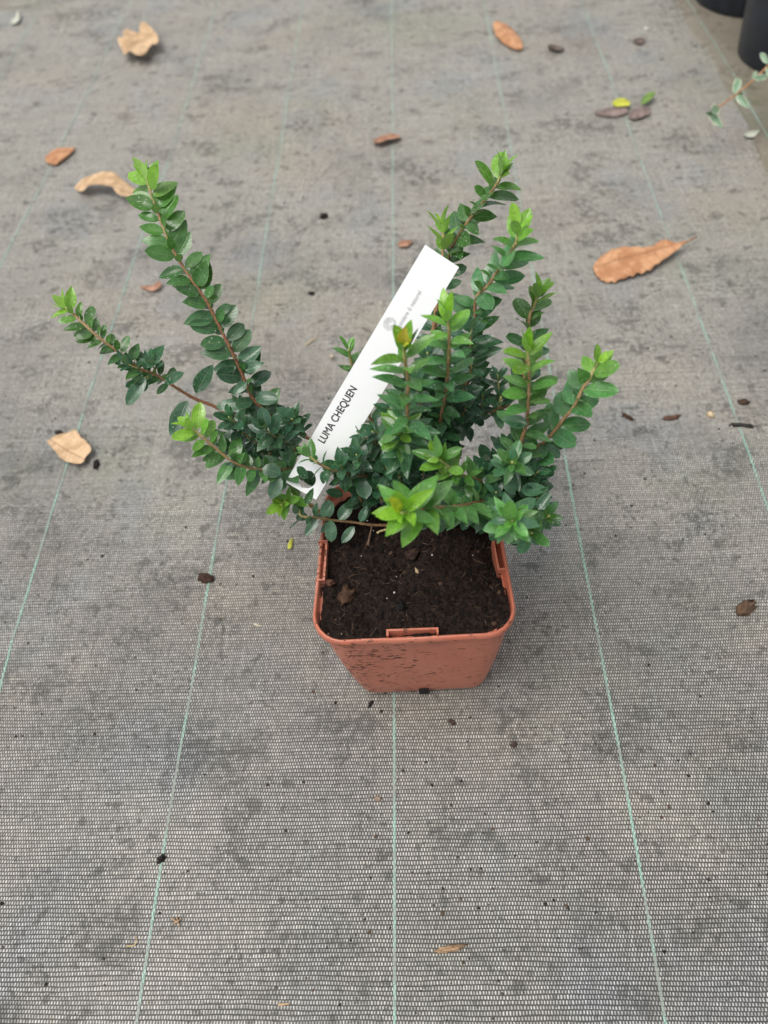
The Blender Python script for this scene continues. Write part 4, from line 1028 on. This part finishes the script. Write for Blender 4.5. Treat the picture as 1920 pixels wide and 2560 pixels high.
dead_leaf('fallen_leaf', 'dark curled dead leaf right of the smooth orange leaf', [(1368, 122), (1380, 124), (1392, 127), (1410, 126)], [5, 9, 9, 3], [5, 11, 9, 3], [5, 6, 5, 3], [(7, 1), (7, 1), (6, 2), (4, 2)], M_DARKL, jag=0.12, seed=15)
dead_leaf('fallen_leaf', 'tiny dark brown dead leaf, farthest on the right before the stained strip', [(1584, 106), (1594, 107), (1604, 106), (1612, 104)], [3, 8, 8, 3], [3, 8, 8, 3], [3, 4, 4, 3], [2, 2, 2, 2], M_DARKL, jag=0.15, seed=17)
dead_leaf('fallen_leaf', 'narrow grey brown dead leaf pointing left under the yellow leaf', [(1486, 290), (1510, 288), (1540, 284), (1566, 280)], [2, 10, 16, 10], [2, 8, 10, 8], [3, 5, 6, 5], [1, 2, 2, 2], M_PURP, seed=19)
dead_leaf('fallen_leaf', 'bright yellow green fallen leaf resting on a grey brown one', [(1528, 276), (1540, 275), (1555, 274), (1572, 276)], [3, 10, 10, 4], [3, 10, 11, 5], [8, 9, 9, 8], [7, 8, 8, 7], M_YEL, jag=0.02, seed=21)
dead_leaf('fallen_leaf', 'broad grey brown dead leaf right of the yellow leaf', [(1570, 296), (1585, 294), (1602, 290), (1622, 286)], [6, 14, 14, 8], [6, 14, 14, 10], [4, 7, 8, 5], [1, 3, 4, 3], M_PURP, jag=0.1, seed=23)
dead_leaf('fallen_leaf', 'small green fallen leaf standing behind the broad grey brown leaf', [(1600, 274), (1610, 266), (1622, 257), (1636, 250)], [2, 9, 9, 1], [2, 8, 8, 1], [6, 9, 10, 9], [6, 8, 9, 9], M_GRN, jag=0.02, seed=25)
dead_leaf('fallen_leaf', 'little rust brown dead leaf between the two left branches of the shrub', [(352, 722), (368, 724), (385, 726), (404, 716)], [1, 5, 8, 8], [1, 5, 6, 6], [1, 4, 6, 7], [1, 2, 3, 4], M_RUST, jag=0.1, seed=27)
dead_leaf('fallen_leaf', 'small brown dead leaf left of the top end of the plant label', [(996, 614), (1005, 613), (1016, 611), (1030, 607)], [5, 8, 9, 3], [5, 8, 9, 3], [4, 6, 6, 4], [2, 3, 3, 2], M_RUST, jag=0.1, seed=29)
dead_leaf('fallen_leaf', 'pale green fallen leaf at the right edge below the variegated twig', [(1858, 343), (1868, 346), (1880, 344), (1894, 336)], [2, 6, 8, 3], [2, 8, 9, 3], [3, 5, 5, 4], [2, 3, 3, 3], M_PALE, jag=0.03, seed=31)
dead_leaf('fallen_leaf', 'small bent greyish white leaf at the top left corner', [(28, 60), (38, 60), (46, 52), (48, 38)], [3, 6, 8, 3], [3, 6, 6, 3], [3, 5, 6, 5], [2, 3, 4, 4], M_PALE, jag=0.02, seed=33)
dead_leaf('fallen_leaf', 'tiny yellow green leaf bit on the fabric left of the pot', [(731, 1348), (728, 1358), (726, 1368), (725, 1376)], [2, 4, 6, 4], [2, 4, 5, 4], [2, 3, 3, 3], [1, 2, 2, 2], M_YEL, jag=0.02, seed=35)

BRN = (0.10, 0.065, 0.045); BLK = (0.030, 0.026, 0.024)
clod('soil_clod', 'dark brown bark chip on the marker thread left of the pot', 'earth clod', 514, 1446, (0.0068, 0.0042), 0.0034, 1.2, (0.075, 0.045, 0.034))
clod('soil_clod', 'brown crumbly chip near the right edge level with the pot', 'earth clod', 1862, 1524, (0.0095, 0.0042), 0.0028, 2.9, (0.15, 0.095, 0.062))
clod('soil_clod', 'square black crumb on the marker thread in the lower left', 'earth clod', 406, 2149, (0.0028, 0.0022), 0.0022, 4.2, BLK)
clod('bark_chip', 'dark twig-like bark chip right of the shrub, nearest to it', 'bark', 1570, 1044, (0.0024, 0.0060), 0.002, 0.35, (0.10, 0.06, 0.04))
clod('bark_chip', 'reddish brown bark chip between the dark chip and the cream seed', 'bark', 1680, 1045, (0.0078, 0.0026), 0.002, 0.06, (0.16, 0.085, 0.06))
clod('seed', 'round cream seed lying left of the right-hand marker thread', 'seed', 1776, 1037, (0.0042, 0.0034), 0.003, 1.0, (0.70, 0.56, 0.36), rough=0.1)
clod('wood_flake', 'tan twig fragment lying right of the middle marker thread, near the bottom edge', 'wood flake', 1128, 2372, (0.0092, 0.0018), 0.0016, 0.06, (0.46, 0.30, 0.18), rough=0.7)
clod('soil_clod', 'pair of black crumbs high up between the long left branch and the label', 'earth clod', 810, 545, (0.0055, 0.004), 0.003, 7.1, BLK)
clod('soil_clod', 'small black crumb upper left of the plant label', 'earth clod', 779, 733, (0.0036, 0.0028), 0.002, 7.7, BLK)
clod('soil_clod', 'dark twiggy crumb at the tip of the tan leaf on the left', 'earth clod', 240, 1160, (0.0062, 0.0028), 0.0022, 9.9, BLK, rough=0.8)
clod('soil_clod', 'brown crumb right of the tan leaf on the left, behind it', 'earth clod', 146, 1080, (0.0032, 0.0026), 0.002, 3.9, (0.07, 0.06, 0.045))
clod('bark_chip', 'long dark chip lying over the right-hand marker thread', 'bark', 1858, 1064, (0.0100, 0.0022), 0.0016, 2.55, (0.05, 0.045, 0.042))
clod('soil_clod', 'dark brown clod at the right edge above the cream seed', 'earth clod', 1860, 1005, (0.0034, 0.0052), 0.002, 5.8, (0.09, 0.055, 0.04))
clod('soil_clod', 'brown crumb on the fabric in front of the pot, right of the middle thread', 'earth clod', 1130, 1808, (0.0016, 0.0026), 0.0015, 3.0, (0.09, 0.06, 0.05))
clod('soil_clod', 'flat black crumb just in front of the left corner of the pot', 'earth clod', 927, 1760, (0.0014, 0.0030), 0.0014, 6.3, BLK)
clod('soil_clod', 'rounded brown crumb farther in front of the pot', 'earth clod', 1284, 1864, (0.0022, 0.0022), 0.0015, 1.5, (0.10, 0.07, 0.06))
clod('cork_crumb', 'pinkish tan crumb left of the middle marker thread below the pot', 'crumb', 946, 2000, (0.0022, 0.0018), 0.0016, 2.5, (0.42, 0.32, 0.25))
clod('seed', 'pale round seed in front of the long left branch foot', 'seed', 830, 893, (0.0030, 0.0028), 0.002, 3.5, (0.55, 0.48, 0.38), rough=0.25)
clod('seed', 'tiny white seed at the top right beside the dark dead leaf', 'seed', 1615, 74, (0.0050, 0.0036), 0.003, 1.9, (0.75, 0.72, 0.68), rough=0.1)

def straw(name, label, cat, pts, r, col, group=None):
    P = catmull([atg(a, b, c*0.001) for a, b, c in pts], 6)
    v, f, c = tube(P, [r*(1-0.5*i/len(P)) for i in range(len(P))], 5, [col]*len(P))
    o = mesh_obj(name, v, f, M_BARK, cols=c); tag(o, label, cat, group); return recenter(o)
straw('straw', 'short straw coloured splinter upper left of the label', 'straw', [(767, 868, 2), (780, 858, 2.5), (792, 850, 2)], 0.0010, (0.55, 0.42, 0.26))
straw('straw', 'hooked pale straw left of the marker thread at the bottom left', 'straw', [(318, 2366, 1), (338, 2364, 1.5), (344, 2352, 2), (342, 2340, 1.5)], 0.0006, (0.55, 0.42, 0.24))
straw('straw', 'tiny tan splinter at the very bottom', 'straw', [(697, 2512, 1.2), (710, 2511, 1.5), (724, 2509, 1.2)], 0.0009, (0.55, 0.38, 0.22))
straw('root_fibre', 'thin pale root curling on the fabric beside the pot', 'root', [(758, 1445, 0.8), (750, 1458, 1.5), (756, 1468, 1.2), (775, 1474, 0.8), (786, 1470, .8)], 0.00025, (0.55, 0.47, 0.38))
straw('straw', 'cream splinter left of the pot on the fabric', 'straw', [(636, 1562, 1), (646, 1566, 1.2), (655, 1567, 1)], 0.0008, (0.62, 0.55, 0.42))
for i, q in enumerate([[(432, 2296, 1), (444, 2306, 2), (452, 2312, 1)], [(436, 2310, 1), (448, 2304, 2.2), (456, 2298, 1)], [(444, 2294, 1), (448, 2308, 1.6), (450, 2316, 1)]]):
    straw('bark_fibre', ('upper', 'crossing', 'lower')[i]+' strand of the little heap of tan bark fibres, bottom left', 'fibre', q, 0.0006, (0.42, 0.28, 0.17), 'heap of bark fibres')
# dry bits resting on the earth in the pot
P = catmull([at(1000, 1318, .127), at(975, 1322, .128), at(950, 1328, .128), at(943, 1333, .127)], 6)
v, f, c = tube(P, [0.0007+0.0003*i/len(P) for i in range(len(P))], 5, [(0.45, 0.36, 0.18)]*len(P))
recenter(tag(mesh_obj('straw', v, f, M_BARK, cols=c), 'dry yellow straw lying on the earth under the low left branch', 'straw'))
P = catmull([at(930, 1315, .133), at(926, 1332, .130), at(922, 1352, .127), at(918, 1368, .124)], 6)
v, f, c = tube(P, [0.0005, *[0.0006+0.0012*(i/len(P))**3 for i in range(1, len(P))]], 6, [(0.14, 0.08, 0.05)]*len(P))
recenter(tag(mesh_obj('dry_twig', v, f, M_BARK, cols=c), 'withered brown twig hanging from the low branch onto the earth', 'twig'))

# fine specks of earth strewn over the fabric: nobody could count them
vs, fs, cs = [], [], []
random.seed(33)
k = 0
while k < 1500:
    px, py = random.uniform(-60, 1980), random.uniform(-40, 2600)
    p = at(px, py)
    if noise.noise(V((p.x*7, p.y*7, 3.3)))+0.35*random.random() < 0.08 and random.random() < 0.8: continue
    r = 0.0004+0.0013*random.random()**4; 
    p.z = gh(p.x, p.y)+r*0.3
    v, f = lump(p, (r, r*random.uniform(0.5, 1)), r*0.5, k*0.31, 1, rough=0.6)
    addm(v, f, random.choice(((0.03, 0.028, 0.024), (0.05, 0.042, 0.036), (0.02, 0.018, 0.016), (0.10, 0.07, 0.05)))); k += 1
for i in range(26):
    px, py = random.uniform(0, 1920), random.uniform(900, 2560)
    p = at(px, py); r = random.uniform(0.0004, 0.0009); p.z = gh(p.x, p.y)+r*0.3
    v, f = lump(p, (r, r*0.7), r*0.5, i*0.77, 1); addm(v, f, (0.55, 0.45, 0.32))
o = mesh_obj('earth_specks', vs, fs, M_CRUMB, cols=cs, smooth=False); o['kind'] = 'stuff'

# ------------------------------------------------------------------ black pots at the top right
def black_pot(base, rb, rt, h, label):
    t = empty('nursery_pot', base, label, 'pot', 'black nursery pots at the edge')
    prof = [(0.0, 0.004), (rb*0.86, 0.004), (rb*0.9, 0.0), (rb*0.985, 0.0015), (rb, 0.006), (rb+(rt-rb)*0.5, h*0.5), (rt, h-0.012)]
    def lathe(pr, mat, name, n=56):
        vs = [(base.x+r*math.cos(2*math.pi*k/n), base.y+r*math.sin(2*math.pi*k/n), base.z+z) for r, z in pr for k in range(n)]
        fs = [(i*n+k, i*n+(k+1) % n, (i+1)*n+(k+1) % n, (i+1)*n+k) for i in range(len(pr)-1) for k in range(n)]
        return mesh_obj(name, vs, fs, mat, t)
    lathe(prof, M_BLACK, 'pot_wall')
    lathe([(rt, h-0.012), (rt+0.003, h-0.012), (rt+0.004, h-0.002), (rt+0.002, h), (rt-0.001, h-0.001), (rt-0.002, h-0.03), (rb, 0.02)], M_BLACK, 'rim')
    lathe([(0.0, h-0.018), (rt*0.5, h-0.016), (rt-0.001, h-0.02)], M_SOIL, 'earth')
    return t
pb = atg(1960, 140); black_pot(V((pb.x+0.020, pb.y+0.0, pb.z)), 0.088, 0.105, 0.19, 'black plastic nursery pot cut off by the right edge, the nearer of two')
pa = atg(1845, 20); black_pot(V((pa.x+0.022, pa.y+0.035, pa.z)), 0.086, 0.103, 0.19, 'black plastic nursery pot at the top edge, the farther of two')

# ------------------------------------------------------------------ variegated twig reaching in from the right
def varieg():
    q = NB('variegated_leaf')
    uv = q.n('ShaderNodeUVMap'); uv.uv_map = 'UVMap'
    sp = q.n('ShaderNodeSeparateXYZ'); q.l(uv.outputs[0], sp.inputs[0])
    v = q.math('ABSOLUTE', sp.outputs[1]); n1 = q.noise(160, 3, 0.6, q.geopos())
    e = q.math('ADD', v, q.math('MULTIPLY', q.math('SUBTRACT', n1, 0.5), 0.8))
    c = q.mix(q.ramp(e, 0.68, 0.95), (0.17, 0.28, 0.17), (0.60, 0.62, 0.46))
    q.set(Base_Color=c, Roughness=0.4); return q.m
M_VAR = varieg()
tw_pts = [(1776, 284, .055), (1802, 264, .064), (1842, 234, .076), (1885, 199, .088), (1925, 160, .098), (1990, 95, .11)]
twb = at(*tw_pts[-1])
twig = empty('variegated_twig', twb, 'orange-brown twig with cream-edged green leaves reaching in at the right edge', 'twig')
P = catmull([at(*p) for p in tw_pts], 6)
v, f, c = tube(P, [0.0009+0.0008*i/len(P) for i in range(len(P))], 6, [(0.42, 0.22, 0.10)]*len(P))
mesh_obj('stem', v, f, M_BARK, twig, cols=c)
for (b, t, wr, var) in [((1776, 284, .056), (1806, 318, .052), .5, 2), ((1780, 286, .056), (1765, 282, .062), .6, 5), ((1797, 268, .062), (1785, 276, .068), .9, 3), ((1836, 236, .076), (1848, 190, .088), .55, 0),
    ((1842, 238, .076), (1874, 270, .070), .5, 2), ((1846, 232, .078), (1858, 238, .07), .5, 2), ((1884, 196, .090), (1925, 190, .094), .62, 1), ((1880, 198, .088), (1894, 172, .096), .45, 4), ((1801, 256, .066), (1812, 243, .070), .3, 5), ((1915, 170, .098), (1950, 205, .09), .5, 1), ((1922, 160, .1), (1900, 130, .108), .5, 3)]:
    B_, T_ = at(*b), at(*t); d = T_-B_; n = (CAM-B_).normalized(); y = n.cross(d).normalized(); z = d.normalized().cross(y); L = d.length
    lv, lf, lu = LEAVES[var]; asp = (0.46, 0.52, 0.44, 0.56, 0.50, 0.40, 0.48, 0.54)[var]
    mm = [B_+d*p[0]+y*(p[1]*L*wr*0.66/asp)+z*p[2]*L for p in lv]
    mesh_obj('leaf', mm, lf, M_VAR, twig, uvs=lu)
